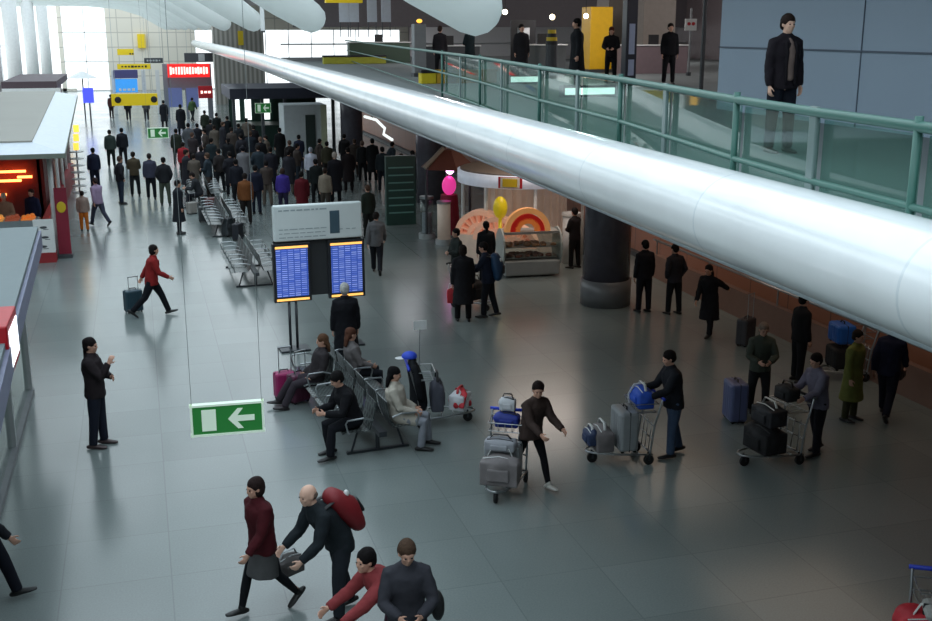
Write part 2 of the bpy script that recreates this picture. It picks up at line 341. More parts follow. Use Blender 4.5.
def person(loc, heading, pose, label, top=('jacket', (40, 42, 48)), legs=('trousers', (34, 36, 42)), hair=('short', (40, 32, 28)), shoes=(26, 24, 24),
           h=1.74, group=None, fine=False, skin=0, skirt=None):
    J = cached((pose,), lambda: skeleton(pose)); q = 'f' if fine else 'c'; sc = h / 1.74
    body = link('person', cached((pose, 'body', q), lambda: gen_body(J, .0095 if fine else .017)))
    z = J['z'] * sc
    body.location = (loc[0], loc[1], (loc[2] if len(loc) > 2 else 0) + z); body.rotation_euler = (0, 0, R(heading)); body.scale = (sc,) * 3
    setm(body, skinm(skin)); tag(body, label, 'person', group)
    tk, tc = top; o = link('coat' if tk == 'coat' else 'jacket', cached((pose, tk, q), lambda: gen_top(J, tk, .015 if fine else .026)), body); setm(o, cloth(tc))
    lk, lc = legs; o = link('leggings' if lk == 'leggings' else 'trousers', cached((pose, lk, q), lambda: gen_legs(J, lk, .014 if fine else .022)), body); setm(o, cloth(lc))
    if skirt: o = link('skirt', cached((pose, 'skirt', q), lambda: gen_skirt(J, .016)), body); setm(o, cloth(skirt))
    for s in (1, -1):
        o = link('shoe', cached((pose, 'shoe', s), lambda: gen_shoe(J, s)), body); setm(o, mat('leather_%d_%d_%d' % tuple(shoes), shoes, .5, var=.2, scale=20))
    hk, hc = hair; o = link('hat' if hk in ('cap', 'hat') else 'hair', cached((pose, hk, q), lambda: gen_hair(J, hk, .011 if fine else .018)), body); setm(o, hairm(hc))
    if fine:
        for s in (1, -1):
            def ey():
                bm = NB(); ell(bm, J['headm'] @ Vector((.0815, s * .031, .008)), (.008, .012, .007), J['headm'].to_3x3().to_4x4()); return mesh_of(bm, 'eye', None, True)
            o = link('eye', cached((pose, 'eye', s), ey), body); setm(o, mat('eye_dark', (38, 28, 26), .2))
    return body, J
# ------------------------------------------------------------------ the setting
bm = NB(); b2(bm, (-12, -6, -.2), (30, 126, 0)); struct('floor', bm, FLOOR)
bm = NB(); b2(bm, (-12, 125, 0), (-6.0, 125.3, .3)); b2(bm, (-7.4, 125, 0), (-7.0, 125.3, 9.2)); b2(bm, (-2.6, 125, 0), (6.4, 125.3, 10.5)); b2(bm, (6.4, 125, 6.3), (30, 125.3, 10.5)); b2(bm, (29, 125, 0), (30, 125.3, 6.3)); b2(bm, (-12, 125, 9), (-2.6, 125.3, 10.5))
struct('wall_far', bm, CREAM)
def mullions(bm, x0, x1, z0, z1, nx, nz, Y):
    for i in range(nx + 1): x = x0 + (x1 - x0) * i / nx; b2(bm, (x - .05, Y - .05, z0), (x + .05, Y + .05, z1))
    for i in range(nz + 1): z = z0 + (z1 - z0) * i / nz; b2(bm, (x0, Y - .05, z - .05), (x1, Y + .05, z + .05))
def mullions_y(bm, y0, y1, z0, z1, ny, nz, X):
    for i in range(ny + 1): y = y0 + (y1 - y0) * i / ny; b2(bm, (X - .05, y - .05, z0), (X + .05, y + .05, z1))
    for i in range(nz + 1): z = z0 + (z1 - z0) * i / nz; b2(bm, (X - .05, y0, z - .05), (X + .05, y1, z + .05))
bm = NB(); mullions(bm, -7, -2.6, .05, 9, 2, 3, 125.1); struct('window_1', bm, WHITE)
bm = NB(); mullions(bm, 6.4, 29, .05, 6.3, 9, 2, 125.1); struct('window_2', bm, WHITE)
bm = NB(); b2(bm, (-12.3, -6, 0), (-12, 60, 9.6)); b2(bm, (-12.3, 60, 0), (-12, 125, 1.0)); b2(bm, (-12.3, 60, 8.6), (-12, 125, 9.6)); struct('wall_left', bm, LGREY)
bm = NB(); mullions_y(bm, 60, 125, 1.0, 8.6, 14, 2, -12.1); struct('window_4', bm, WHITE)
bm = NB(); b2(bm, (-12.3, -6.3, 0), (30, -6, 9.6)); struct('wall_back', bm, MGREY)
bm = NB(); b2(bm, (13.6, -6, 0), (13.9, 70, 4.44)); struct('wall_right', bm, BROWN)
bm = NB(); b2(bm, (30, -6, 0), (30.3, 125, 9.2)); struct('wall_right', bm, mat('dark_taupe_wall', (128, 118, 120), .6))
bm = NB(); b2(bm, (13.45, -5.9, 0), (13.6, 70, .14)); struct('baseboard_right', bm, DGREY)
# tube, its lip and the upper floor behind it
TX = [(-5.5, 4.0), (4.8, 4.03), (8.3, 4.13), (13.4, 4.3), (24, 4.58), (38, 4.92), (53, 5.28), (76, 5.5), (100, 5.68), (116, 5.75)]
def tubex(y):
    for (a, x0), (b, x1) in zip(TX, TX[1:]):
        if y <= b: return x0 + (x1 - x0) * (y - a) / (b - a)
    return TX[-1][1]
bm = NB(); pts = [(tubex(y) + .12, y, 4.99) for y in [-5.5 + 2.5 * i for i in range(49)]]
loft(bm, pts, [(.36, .33)] * len(pts), ref=(1, 0, 0), seg=32); struct('trim_1', bm, TUBE, True)
bm = NB(); pts = [(tubex(y) + .06, y, 4.665) for y in [-5.5 + 2.5 * i for i in range(49)]]
loft(bm, pts, [(.06, .03)] * len(pts), ref=(1, 0, 0), seg=10); struct('trim_2', bm, mat('lip_grey_metal', (176, 186, 190), .35, .2), True)
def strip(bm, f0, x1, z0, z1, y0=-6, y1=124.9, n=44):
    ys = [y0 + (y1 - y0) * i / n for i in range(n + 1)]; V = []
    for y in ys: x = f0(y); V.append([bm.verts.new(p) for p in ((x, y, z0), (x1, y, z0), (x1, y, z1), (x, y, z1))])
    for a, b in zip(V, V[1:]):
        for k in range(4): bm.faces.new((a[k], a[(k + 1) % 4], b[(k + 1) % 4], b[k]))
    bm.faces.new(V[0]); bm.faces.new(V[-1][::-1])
bm = NB(); strip(bm, lambda y: tubex(y) + .55, 30, 4.5, 4.75, -6, 58); struct('floor_upper', bm, mat('upper_floor_grey', (122, 130, 130), .6, var=.08, scale=1, spec=.3))
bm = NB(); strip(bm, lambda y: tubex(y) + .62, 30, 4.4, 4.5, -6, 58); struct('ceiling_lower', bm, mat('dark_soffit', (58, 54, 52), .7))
bm = NB(); b2(bm, (7.0, -6, 8.8), (30, 125, 9.2)); struct('ceiling', bm, mat('dark_ceiling', (120, 116, 118), .8))
# blue-grey upper partition
bm = NB(); V = b2(bm, (11.5, 1.0, 4.75), (11.8, 20.7, 8.8)); struct('wall_upper', bm, BGREY)
bm = NB()
for z in (5.98, 7.2, 8.3): b2(bm, (11.47, 1.0, z), (11.5, 20.7, z + .03))
for y in (6.0, 11.0, 16.0): b2(bm, (11.485, y, 4.76), (11.5, y + .015, 8.8))
struct('trim_3', bm, mat('panel_joint_grey', (84, 96, 112), .6))  # darker grey strips along the panel joints
bm = NB(); b2(bm, (11.8, 20.4, 4.75), (15, 20.7, 8.8)); struct('wall_upper_end', bm, mat('taupe_panel', (110, 100, 98), .6))
# roof: white sail-like beams over the hall with open glazing between them
SAIL = mat('white_sail_fabric', (236, 240, 238), .6, var=.04, scale=.8, translucent=.6)
def sail(Y, lab):
    bm = NB(); P = [(3.35, Y, 6.62), (2.9, Y, 6.95), (2.1, Y, 7.25), (1.0, Y, 8.0), (-1, Y, 8.65), (-4, Y, 8.9), (-8, Y, 8.9), (-11.9, Y, 8.6)]
    P = [(3.12, Y, 6.55), (2.65, Y, 6.86)] + P[2:]
    loft(bm, P, [(.26, .27), (.31, .33), (.38, .38), (.52, .46), (.66, .5), (.66, .5), (.62, .46), (.5, .36)], ref=(0, 1, 0), seg=24)
    o = obj('roof_sail', bm, SAIL, smooth=True); tag(o, lab, 'ceiling beam', 'white sail beams under the hall roof')
    part('end_pin', DSTEEL, o, lambda b: cyl(b, (3.3, Y, 6.9), (3.9, Y, 7.5), .05)); return o
SL = ['nearest and largest white rounded sail beam, its tip above the tube near the top centre', 'second white sail beam, its tip left of the upstairs banners', 'third white sail beam, behind the hanging white strip']
for k in range(11):
    y = 10.3 + 10.2 * k
    sail(y, SL[k] if k < 3 else 'far white sail beam, overlapping its neighbours towards the far cream wall')
bm = NB()
for x in (-12.0, -6.0, 0.0, 7.0): b2(bm, (x - .1, -6, 9.3), (x + .1, 125, 9.6))
for k in range(-1, 26):
    b2(bm, (-12, k * 5.1 - .05, 9.35), (7.0, k * 5.1 + .05, 9.5))
struct('ceiling_skylight_frame', bm, WHITE)
bm = NB(); b2(bm, (-12, -6, 9.55), (-10.5, 125, 9.7)); struct('ceiling_left', bm, LGREY)
# left colonnade
for i, y in enumerate((62, 74, 87, 102, 118)):
    bm = NB(); cyl(bm, (-8.3, y, 0), (-8.3, y, 8.7), .52, 24); struct('column_left', bm, WHITE, True)
# ground column under the upper floor
g = ground(605, 303)
bm = NB(); cyl(bm, (g.x, g.y, .62), (g.x, g.y, 4.4), .56, 32); c = struct('column_right', bm, mat('dark_column_stone', (84, 82, 92), .25, var=.2), True)
bm = NB(); cyl(bm, (g.x, g.y, 0), (g.x, g.y, .62), .6, 32); struct('column_right_base', bm, mat('grey_column_base', (104, 106, 108), .35), True)
for x, y in ((10.4, 40), (10.4, 56), (10.2, 6)):
    bm = NB(); cyl(bm, (x, y, 0), (x, y, 4.4), .56, 32); struct('column_right', bm, mat('dark_column_stone', (66, 66, 76)), True)

# balustrade of the upper floor: glass panels between thin green posts and wide grey ones
RP = [(4.25, 3.0), (4.45, 6.2), (4.75, 8.2), (5.4, 12.0), (5.9, 16), (6.7, 21.8), (7.5, 30), (7.7, 45), (7.8, 70), (7.9, 110)]
RPt = [(932, 124), (820, 109), (740, 97), (621, 77), (540, 66), (480, 56.5), (421, 49)]
rail_pts = [Vector((4.0, .5, 5.8)), Vector((4.05, 3, 5.8))] + [Vector((p.x, p.y, 5.8)) for p in [ground(x, y, 5.825) for x, y in RPt]] + [Vector((p.x, p.y, 5.8)) for p in [ground(x, y, 5.825) for x, y in ((375, 43.3), (345, 39.8))]]
rail = thing('balustrade', 'green tubular steel balustrade with tinted glass panels along the upper floor edge', 'railing', (0, 0, 0))
S = lambda z: [(p.x, p.y, z) for p in rail_pts]
part('handrail', GREEN, rail, lambda b: loft(b, S(5.8), [.034] * len(rail_pts), ref=(0, 0, 1), seg=10), True)
part('mid_rail', GREEN, rail, lambda b: loft(b, S(5.33), [.024] * len(rail_pts), ref=(0, 0, 1), seg=8), True)
part('bottom_rail', GREEN, rail, lambda b: loft(b, S(4.87), [.022] * len(rail_pts), ref=(0, 0, 1), seg=8), True)
def on_rail(px):
    best = None
    for a, b in zip(rail_pts, rail_pts[1:]):
        for k in range(60):
            p = a.lerp(b, k / 60); v = p - Vector((0, 0, CAMH)); w = v.dot(_f)
            if w > .5:
                x = 466 + FPX * v.dot(_r) / w
                if best is None or abs(x - px) < best[0]: best = (abs(x - px), p, (b - a).normalized())
    return best[1], best[2]
for px in (1010, 918, 737, 621, 540, 480, 442):
    p, t = on_rail(px); part('post', GREEN, rail, lambda b: cyl(b, (p.x, p.y, 4.75), (p.x, p.y, 5.86), .027, 10), True)
for px in (815, 667, 578, 502, 460):
    p, t = on_rail(px); part('panel_post', mat('post_grey_green', (104, 124, 122), .3), rail, lambda b: box(b, (p.x, p.y, 5.3), (.11, .03, 1.08), Matrix.Rotation(math.atan2(t.y, t.x), 4, 'Z')), False, .01)
gp = [rail_pts[0]] + [on_rail(px)[0] for px in (1010, 918, 815, 737, 667, 621, 578, 540, 502, 480, 460, 442)]
for a, b in zip(gp, gp[1:]):
    d = b - a; L = d.length
    if L < .3: continue
    m = (a + b) / 2 ; rz = Matrix.Rotation(math.atan2(d.y, d.x), 4, 'Z'); n = Vector((d.y, -d.x, 0)).normalized() * .06
    part('glass_panel', RGLASS, rail, lambda bb: box(bb, (m.x + n.x, m.y + n.y, 5.29), (L - .08, .012, .92), rz))

# ------------------------------------------------------------------ hanging exit signs
def exit_sign(c, w, h, lab, ztop, wires=True, rz=0):
    t = thing('exit_sign', lab, 'exit sign', c, rz, 'green emergency exit signs')
    E1 = mat('exit_green', (34, 112, 48), .4, emit=.18, var=.05); E2 = mat('exit_pale', (206, 224, 206), .4, emit=.16, var=.03)
    part('panel', E1, t, lambda b: box(b, (0, 0, 0), (w, .05, h)), False, .004)
    def fr(b):
        for s in (1, -1): box(b, (0, 0, s * h / 2), (w + .03, .07, .02)); box(b, (s * w / 2, 0, 0), (.02, .07, h + .02))
    part('frame', E2, t, fr)
    part('door_symbol', E2, t, lambda b: box(b, (-w * .26, -.028, 0), (w * .2, .008, h * .72)))
    def ar(b):
        k = [(-.0, 0), (.34, .36), (.34 + .2, .36), (.3, .1), (1, .1), (1, -.1), (.3, -.1), (.54, -.36), (.34, -.36)]; k = [(.02, 0), (.38, .36), (.58, .36), (.36, .1), (1, .1), (1, -.1), (.36, -.1), (.58, -.36), (.38, -.36)]
        for y0 in (-.033,):
            A = [b.verts.new((w * .0 + x * w * .38, y0, y * h * .95)) for x, y in k]; B = [b.verts.new((v.co.x, y0 + .01, v.co.z)) for v in A]
            b.faces.new(A); b.faces.new(B[::-1])
            for i in range(9): b.faces.new((A[i], A[(i + 1) % 9], B[(i + 1) % 9], B[i]))
    part('arrow', E2, t, ar)
    if wires:
        for s in (1, -1): part('wire', mat('wire_grey', (120, 126, 126), .5), t, lambda b: cyl(b, (s * w * .49, 0, h / 2), (s * w * .49, 0, ztop - c[2]), .0028 if w < .7 else .006, 6))
    return t
c = at(227.5, 418, 10.2); a_, b_ = at(192, 418, 10.2), at(263, 418, 10.2)
exit_sign(tuple(c), (b_ - a_).length, .295, 'large near green exit sign with pale door and left arrow, hung on two wires', 8.2, rz=R(-3))
c = at(158, 133, 36); exit_sign(tuple(c), .62, .31, 'small distant green exit sign with left arrow above the four people in a row', 8.4)
c = at(263, 108, 59.6); exit_sign(tuple(c), .8, .5, 'far green exit sign in front of the dark booth', 3.2, False)

# ------------------------------------------------------------------ flight display stand
st = thing('flight_display_stand', 'flight information stand with white header board and two blue portrait screens', 'display stand', (3.3, 21.75, 0), R(4))
part('header_board', mat('board_white', (196, 206, 206), .4, emit=.05, var=.04), st, lambda b: box(b, (0, 0, 2.62), (1.8, .16, .72)), False, .03)
def hl(b):
    random.seed(3)
    for i, z in enumerate((2.88, 2.5, 2.42, 2.34)):
        x = -.8
        while x < .1: w = random.uniform(.05, .16); box(b, (x + w / 2, -.083, z), (w, .004, .018 if i else .03)); x += w + .03
    for x in (.45, .6, .72): box(b, (x, -.083, 2.45), (.08, .004, .018))
hb = st.children[0]
part('printed_lines', mat('print_grey', (150, 164, 168), .5), hb, hl)
part('picture', mat('picture_dark', (70, 92, 104), .4), hb, lambda b: box(b, (.33, -.083, 2.6), (.2, .004, .46)))
for s, x in ((1, -.56), (2, .56)):
    f = part('screen', mat('screen_frame', (44, 46, 50), .4), st, lambda b: box(b, (x, 0, 1.62), (.76, .12, 1.2)), False, .01)
    part('rows', SCREEN, f, lambda b: box(b, (x, -.064, 1.62), (.64, .006, .98)))
    for z in (1.07, 2.14): part('orange_band', mat('band_orange', (255, 186, 96), .4, emit=.8, var=.03), f, lambda b: box(b, (x, -.064, z), (.66, .006, .045)))
part('backing', mat('backing_dark', (52, 54, 56), .5), st, lambda b: box(b, (0, .08, 1.68), (1.8, .06, 1.16)))
for x in (-.64, -.5, .5, .64): part('pole', DSTEEL, st, lambda b: cyl(b, (x, 0, .03), (x, 0, 1.1), .028, 12), True)
for x in (-.57, .57): part('foot_plate', DSTEEL, st, lambda b: box(b, (x, 0, .02), (.6, .42, .04)), False, .01)

# ------------------------------------------------------------------ benches
def bench(loc, rz, n, lab, gname='grey metal benches in the hall'):
    t = thing('waiting_bench', lab, 'bench', loc, rz, gname); pitch = .62; L = n * pitch
    for s in (1, -1):
        for i in range(n):
            y = -L / 2 + pitch * (i + .5)
            part('seat', PERF, t, lambda b: loft(b, [(s * .62, y, .425), (s * .56, y, .445), (s * .3, y, .43), (s * .2, y, .42)], [(.27, .012), (.27, .014), (.27, .014), (.27, .012)], ref=(0, 1, 0), seg=16, round0=False, round1=False))
            part('backrest', PERF, t, lambda b: loft(b, [(s * .19, y, .44), (s * .13, y, .6), (s * .08, y, .86)], [(.27, .014), (.27, .014), (.26, .01)], ref=(0, 1, 0), seg=16, round0=False, round1=False))
        for i in range(n + 1):
            y = -L / 2 + pitch * i
            part('armrest', STEEL, t, lambda b: loft(b, [(s * .16, y, .62), (s * .3, y, .66), (s * .55, y, .65), (s * .58, y, .6), (s * .54, y, .44)], [.014] * 5, seg=8))
    part('beam', DSTEEL, t, lambda b: box(b, (0, 0, .36), (.12, L, .08)))
    for y in (-L / 2 + .3, L / 2 - .3):
        def lg(b):
            cyl(b, (0, y, .02), (0, y, .36), .035); box(b, (0, y, .02), (1.0, .07, .035)); cyl(b, (.42, y, .03), (.3, y, .4), .018); cyl(b, (-.42, y, .03), (-.3, y, .4), .018)
        part('leg', DSTEEL, t, lg)
    return t
BC, BR = Vector((3.08, 17.35, 0)), R(5)
B1 = bench(BC, BR, 6, 'back-to-back perforated steel bench with four people seated, nearest of the benches')
bench((2.55, 29.0, 0), R(1.5), 5, 'empty back-to-back perforated steel bench left of the flight display stand')
bench((2.45, 36.6, 0), R(1), 6, 'distant back-to-back steel bench in front of the crowd')
bench((2.2, 42.9, 0), R(0), 4, 'farthest back-to-back bench with luggage around it by the dark coated person')
def bspot(side, i, n=6):      # seat centre on the near bench
    y = -n * .62 / 2 + .62 * (i + .5); x = side * .36
    return (BC.x + x * math.cos(BR) - y * math.sin(BR), BC.y + x * math.sin(BR) + y * math.cos(BR))

# ------------------------------------------------------------------ luggage trolleys and bags
def trolley(loc, rz, lab, handle=BLUE):
    t = thing('luggage_trolley', lab, 'luggage trolley', loc, rz, 'airport luggage trolleys')
    def fr(b):
        for s in (1, -1):
            loft(b, [(-.45, s * .28, .16), (0, s * .24, .18), (.42, s * .13, .2), (.5, s * .05, .2)], [.016] * 4, seg=8)
            loft(b, [(-.42, s * .27, .18), (-.47, s * .27, .6), (-.58, s * .27, 1.0)], [.016] * 3, seg=8)
        cyl(b, (-.45, -.28, .16), (-.45, .28, .16), .016); cyl(b, (.5, -.06, .2), (.5, .06, .2), .016)
        for x in (-.25, -.05, .15): cyl(b, (x, -.25 + x * .1, .18), (x, .25 - x * .1, .18), .01)
        for z in (.4, .62): cyl(b, (-.45 - .0 * z, -.27, z), (-.45, .27, z), .01)
        for y in (-.14, 0, .14): cyl(b, (-.44, y, .18), (-.48, y, .66), .007)
    part('frame', STEEL, t, fr, True)
    def bk(b):
        for z, e in ((.82, 0), (.95, .03)):
            P = [(-.5 - e, -.26, z), (-.2 + e, -.24, z), (-.2 + e, .24, z), (-.5 - e, .26, z)]
            for i in range(4): cyl(b, P[i], P[(i + 1) % 4], .008, 8)
        for y in [-.2 + .1 * k for k in range(5)]: cyl(b, (-.5, y, .82), (-.2, y, .82), .005, 6); cyl(b, (-.2, y, .82), (-.17, y, .95), .005, 6)
    part('basket', STEEL, t, bk)
    part('handle', handle, t, lambda b: cyl(b, (-.6, -.3, 1.02), (-.6, .3, 1.02), .024, 12), True)
    for x, y in ((-.4, .27), (-.4, -.27), (.4, 0)):
        w = part('wheel', RUBBER, t, lambda b: cyl(b, (x, y - .022, .08), (x, y + .022, .08), .08, 20), False, .008)
        part('fork', DSTEEL, w, lambda b: (box(b, (x, y - .03, .13), (.03, .006, .12)), box(b, (x, y + .03, .13), (.03, .006, .12))))
    return t
def rel(loc, rz, p): return (loc[0] + p[0] * math.cos(rz) - p[1] * math.sin(rz), loc[1] + p[0] * math.sin(rz) + p[1] * math.cos(rz), p[2] + (loc[2] if len(loc) > 2 else 0))
def suitcase(loc, rz, size, m, lab, handle_up=0, lay=False, group=None):
    t = thing('suitcase', lab, 'suitcase', loc, rz, group); w, d, h = size
    part('shell', m, t, lambda b: box(b, (0, 0, h / 2 + .03), (w, d, h)), False, min(w, d) * .16)
    def rb(b):
        box(b, (0, 0, h / 2 + .03), (w * .7, d * .9, h * .7))
        for k in (-.3, -.1, .1, .3): box(b, (k * w, 0, h / 2 + .03), (w * .04, d + .012, h * .8))
    part('ribs', m, t, rb)
    part('zip_band', BLACK, t, lambda b: box(b, (0, 0, h / 2 + .03), (w + .004, .014, h + .004)), False, min(w, d) * .1)
    part('grip', BLACK, t, lambda b: loft(b, [(-.08, 0, h + .02), (-.07, 0, h + .07), (.07, 0, h + .07), (.08, 0, h + .02)], [.012] * 4, seg=8))
    if handle_up:
        part('pull_handle', STEEL, t, lambda b: (cyl(b, (-.11, -d * .3, h), (-.11, -d * .3, h + handle_up), .008, 8), cyl(b, (.11, -d * .3, h), (.11, -d * .3, h + handle_up), .008, 8), cyl(b, (-.12, -d * .3, h + handle_up), (.12, -d * .3, h + handle_up), .014, 8)))
    for x in (1, -1):
        for y in (1, -1): part('wheel', RUBBER, t, lambda b: cyl(b, (x * w * .38 - .01, y * d * .32, .028), (x * w * .38 + .01, y * d * .32, .028), .028, 12))
    return t
def bag(loc, rz, size, m, lab, strap=None, group=None, cat='bag', sm=None):
    w, d, h = size; bm = NB(); random.seed(int(abs(loc[0] * 97 + loc[1] * 31)))
    ell(bm, (0, 0, h * .5), (w * .5, d * .5, h * .5)); box(bm, (0, 0, h * .42), (w * .86, d * .8, h * .75))
    for k in range(3): ell(bm, (random.uniform(-.3, .3) * w, random.uniform(-.25, .25) * d, h * random.uniform(.5, .8)), (w * .25, d * .28, h * .24))
    o = link('bag', remesh(bm, .022, 'bag', 4), None, loc, rz); setm(o, m); tag(o, lab, cat, group)
    st_ = sm or BLACK
    part('strap', st_, o, lambda b: loft(b, [(-w * .3, 0, h * .85), (-w * .2, 0, h * 1.15), (w * .2, 0, h * 1.15), (w * .3, 0, h * .85)], [(.022, .008)] * 4, seg=8), True)
    part('zip', st_, o, lambda b: loft(b, [(-w * .36, -d * .2, h * .86), (0, -d * .22, h * .96), (w * .36, -d * .2, h * .86)], [.008] * 3, seg=6))
    part('pocket', m, o, lambda b: box(b, (0, -d * .44, h * .4), (w * .5, d * .14, h * .4)), False, .02)
    return o
SILV = mat('silver_luggage', (150, 154, 156), .4, .2, var=.2); BGR = mat('grey_brown_bag', (122, 116, 116), .7, var=.3, bump=.4); NAVY = mat('blue_bag', (34, 52, 140), .6, var=.3, bump=.4)
BKB = mat('black_bag', (24, 24, 26), .7, var=.3, bump=.4); RW = mat('red_bag', (186, 40, 52), .6, var=.4); WB = mat('white_bag', (200, 202, 206), .6, var=.15, bump=.3)

# woman's heaped trolley, front towards the camera
T1, r1 = ground(504, 494) + Vector((0, .1, 0)), R(240)
trolley(T1, r1, 'luggage trolley heaped with grey and blue bags, pushed by the woman in a brown coat')
suitcase(rel(T1, r1, (-.08, 0, .18)), r1 + R(90), (.52, .28, .5), SILV, 'silver grey suitcase standing on the brown coated woman\'s trolley')
bag(rel(T1, r1, (.22, .02, .2)), r1 + R(90), (.62, .34, .46), BGR, 'grey brown holdall with pale patches at the front of the brown coated woman\'s trolley', sm=WHITE)
bag(rel(T1, r1, (.1, 0, .66)), r1 + R(90), (.5, .3, .2), mat('light_grey_bag', (150, 152, 158), .6, var=.3, bump=.4), 'light grey bag lying on top of the holdall on the woman\'s trolley')
bag(rel(T1, r1, (-.36, 0, .84)), r1 + R(90), (.4, .26, .24), NAVY, 'blue bag in the basket of the brown coated woman\'s trolley')
bag(rel(T1, r1, (-.37, 0, 1.08)), r1 + R(90), (.26, .2, .22), WB, 'white plastic bag on top of the blue bag on the woman\'s trolley', cat='plastic bag')
# man's trolley
T2, r2 = ground(617, 460), R(176)
trolley(T2, r2, 'luggage trolley with a silver case and blue bags, held by the man in jeans')
suitcase(rel(T2, r2, (-.1, 0, .18)), r2 + R(90), (.5, .3, .62), SILV, 'upright silver hard case on the trolley of the man in jeans')
bag(rel(T2, r2, (.26, .0, .2)), r2 + R(90), (.5, .34, .4), BGR, 'grey bag with a white and blue end at the front of the jeans man\'s trolley', sm=WHITE)
bag(rel(T2, r2, (.44, .0, .3)), r2 + R(90), (.36, .2, .26), mat('dark_blue_bag', (48, 62, 96), .6, var=.4, bump=.4), 'small dark blue bag at the very front of the jeans man\'s trolley', sm=WHITE)
o = bag(rel(T2, r2, (-.36, 0, .84)), r2 + R(90), (.5, .32, .32), mat('bright_blue_bag', (40, 84, 190), .6, var=.3, bump=.3), 'bright blue bag with a white stripe in the jeans man\'s trolley basket', sm=WHITE)
part('white_stripe', WHITE, o, lambda b: loft(b, [(-.08, -.17, .04), (-.1, -.17, .18), (-.07, -.1, .33), (-.05, .05, .35)], [(.02, .012)] * 4, seg=8))
# dark trolley on the right
T3, r3 = ground(766, 462), R(186)
trolley(T3, r3, 'luggage trolley piled with black bags, beside the person in a lilac shirt', DGREY)
bag(rel(T3, r3, (.05, 0, .2)), r3 + R(90), (.66, .5, .42), BKB, 'large black holdall at the bottom of the right hand trolley')
bag(rel(T3, r3, (.02, .02, .62)), r3 + R(90), (.56, .4, .34), mat('charcoal_bag', (38, 38, 42), .6, var=.4, bump=.4), 'charcoal bag with pale tags in the middle of the black bag pile', sm=WHITE)
bag(rel(T3, r3, (-.3, 0, .95)), r3 + R(90), (.4, .3, .26), BKB, 'small black bag on top of the black bag pile')
s_ = ground(734, 420); suitcase(s_, R(80), (.46, .3, .66), mat('slate_blue_case', (84, 92, 128), .4, var=.15), 'slate blue upright suitcase left of the grey green jacket person')
# trolley with coat and flag stick
T4, r4 = ground(444, 422), R(-8)
t4 = trolley(T4, r4, 'luggage trolley with a black coat and a red and white bag, behind the bench')
bm = NB(); loft(bm, [(-.52, 0, 1.06), (-.5, 0, .95), (-.44, 0, .7), (-.42, 0, .36)], [(.16, .07), (.24, .11), (.27, .13), (.3, .15)], ref=(0, 1, 0), seg=18)
for s in (1, -1): loft(bm, [(-.5, s * .18, 1.0), (-.46, s * .3, .8), (-.42, s * .3, .55)], [.07, .065, .06])
o = link('draped_coat', remesh(bm, .022, 'coat', 3), None, T4, r4); setm(o, cloth((20, 22, 26))); tag(o, 'black coat draped over the handle of the trolley behind the bench', 'coat')
part('collar', cloth((34, 36, 42)), o, lambda b: loft(b, [(-.52, -.09, 1.05), (-.48, 0, 1.1), (-.52, .09, 1.05)], [.03, .035, .03]), True)
bm = NB(); ell(bm, (0, 0, .02), (.13, .11, .09)); bmesh.ops.bisect_plane(bm, geom=bm.verts[:] + bm.edges[:] + bm.faces[:], plane_co=(0, 0, 0), plane_no=(0, 0, -1), clear_outer=True)
o = obj('baseball_cap', bm, mat('cap_blue', (40, 74, 200), .6), None, True, loc=rel(T4, r4, (-.56, .05, 1.13)), rz=r4 + R(180)); tag(o, 'blue cap lying on the black coat of the trolley behind the bench', 'cap')
part('peak', WHITE, o, lambda b: ell(b, (.15, 0, .0), (.09, .08, .012)), True)
bag(rel(T4, r4, (-.12, .0, .2)), r4 + R(90), (.4, .26, .6), mat('grey_rucksack', (78, 80, 92), .6, var=.3, bump=.4), 'grey rucksack standing behind the black coat on the trolley')
o = bag(rel(T4, r4, (.27, .0, .22)), r4 + R(60), (.42, .34, .34), WB, 'round white and red bag at the front end of the trolley behind the bench', sm=RED)
part('red_stripe', RW, o, lambda b: loft(b, [(-.2, -.1, .1), (-.1, -.12, .3), (.05, 0, .36), (.16, .1, .28), (.2, .12, .08)], [(.05, .016)] * 5, seg=8), True)
part('red_band', RW, o, lambda b: loft(b, [(-.21, 0, .12), (-.0, -.19, .12), (.21, 0, .12), (0, .19, .12), (-.21, 0, .12)], [(.05, .02)] * 5, ref=(0, 0, 1), seg=8), True)
p0 = rel(T4, r4, (-.42, .1, .2)); pt = at(420, 325, p0[1])
fs = thing('sign_stick', 'small white sign on a thin stick rising from the trolley behind the bench', 'sign', p0)
part('stick', MGREY, fs, lambda b: cyl(b, (0, 0, 0), (pt.x - p0[0], 0, pt.z - p0[2]), .008, 8))
part('sign_plate', WHITE, fs, lambda b: box(b, (pt.x - p0[0], -.01, pt.z - p0[2]), (.22, .012, .15)))
# corner trolley
T5, r5 = ground(925, 575, 1.0) + Vector((-.1, -.5, -1.0)), R(240)
trolley(T5, r5, 'luggage trolley with a red bag cut off by the bottom right corner')
bag(rel(T5, r5, (-.1, -.1, .32)), r5 + R(90), (.72, .42, .48), RW, 'red bag with a white band on the trolley in the bottom right corner', sm=WHITE)
bag(rel(T5, r5, (.3, -.05, .22)), r5 + R(90), (.5, .34, .36), mat('corner_navy_bag', (40, 44, 62), .6, var=.3), 'dark navy bag at the front of the bottom right trolley', sm=WHITE)
suitcase(rel(T5, r5, (-.05, .05, .76)), r5 + R(90), (.56, .34, .12), mat('pale_grey_case', (170, 172, 168), .5), 'pale grey flat case resting on the red bag in the bottom right corner')
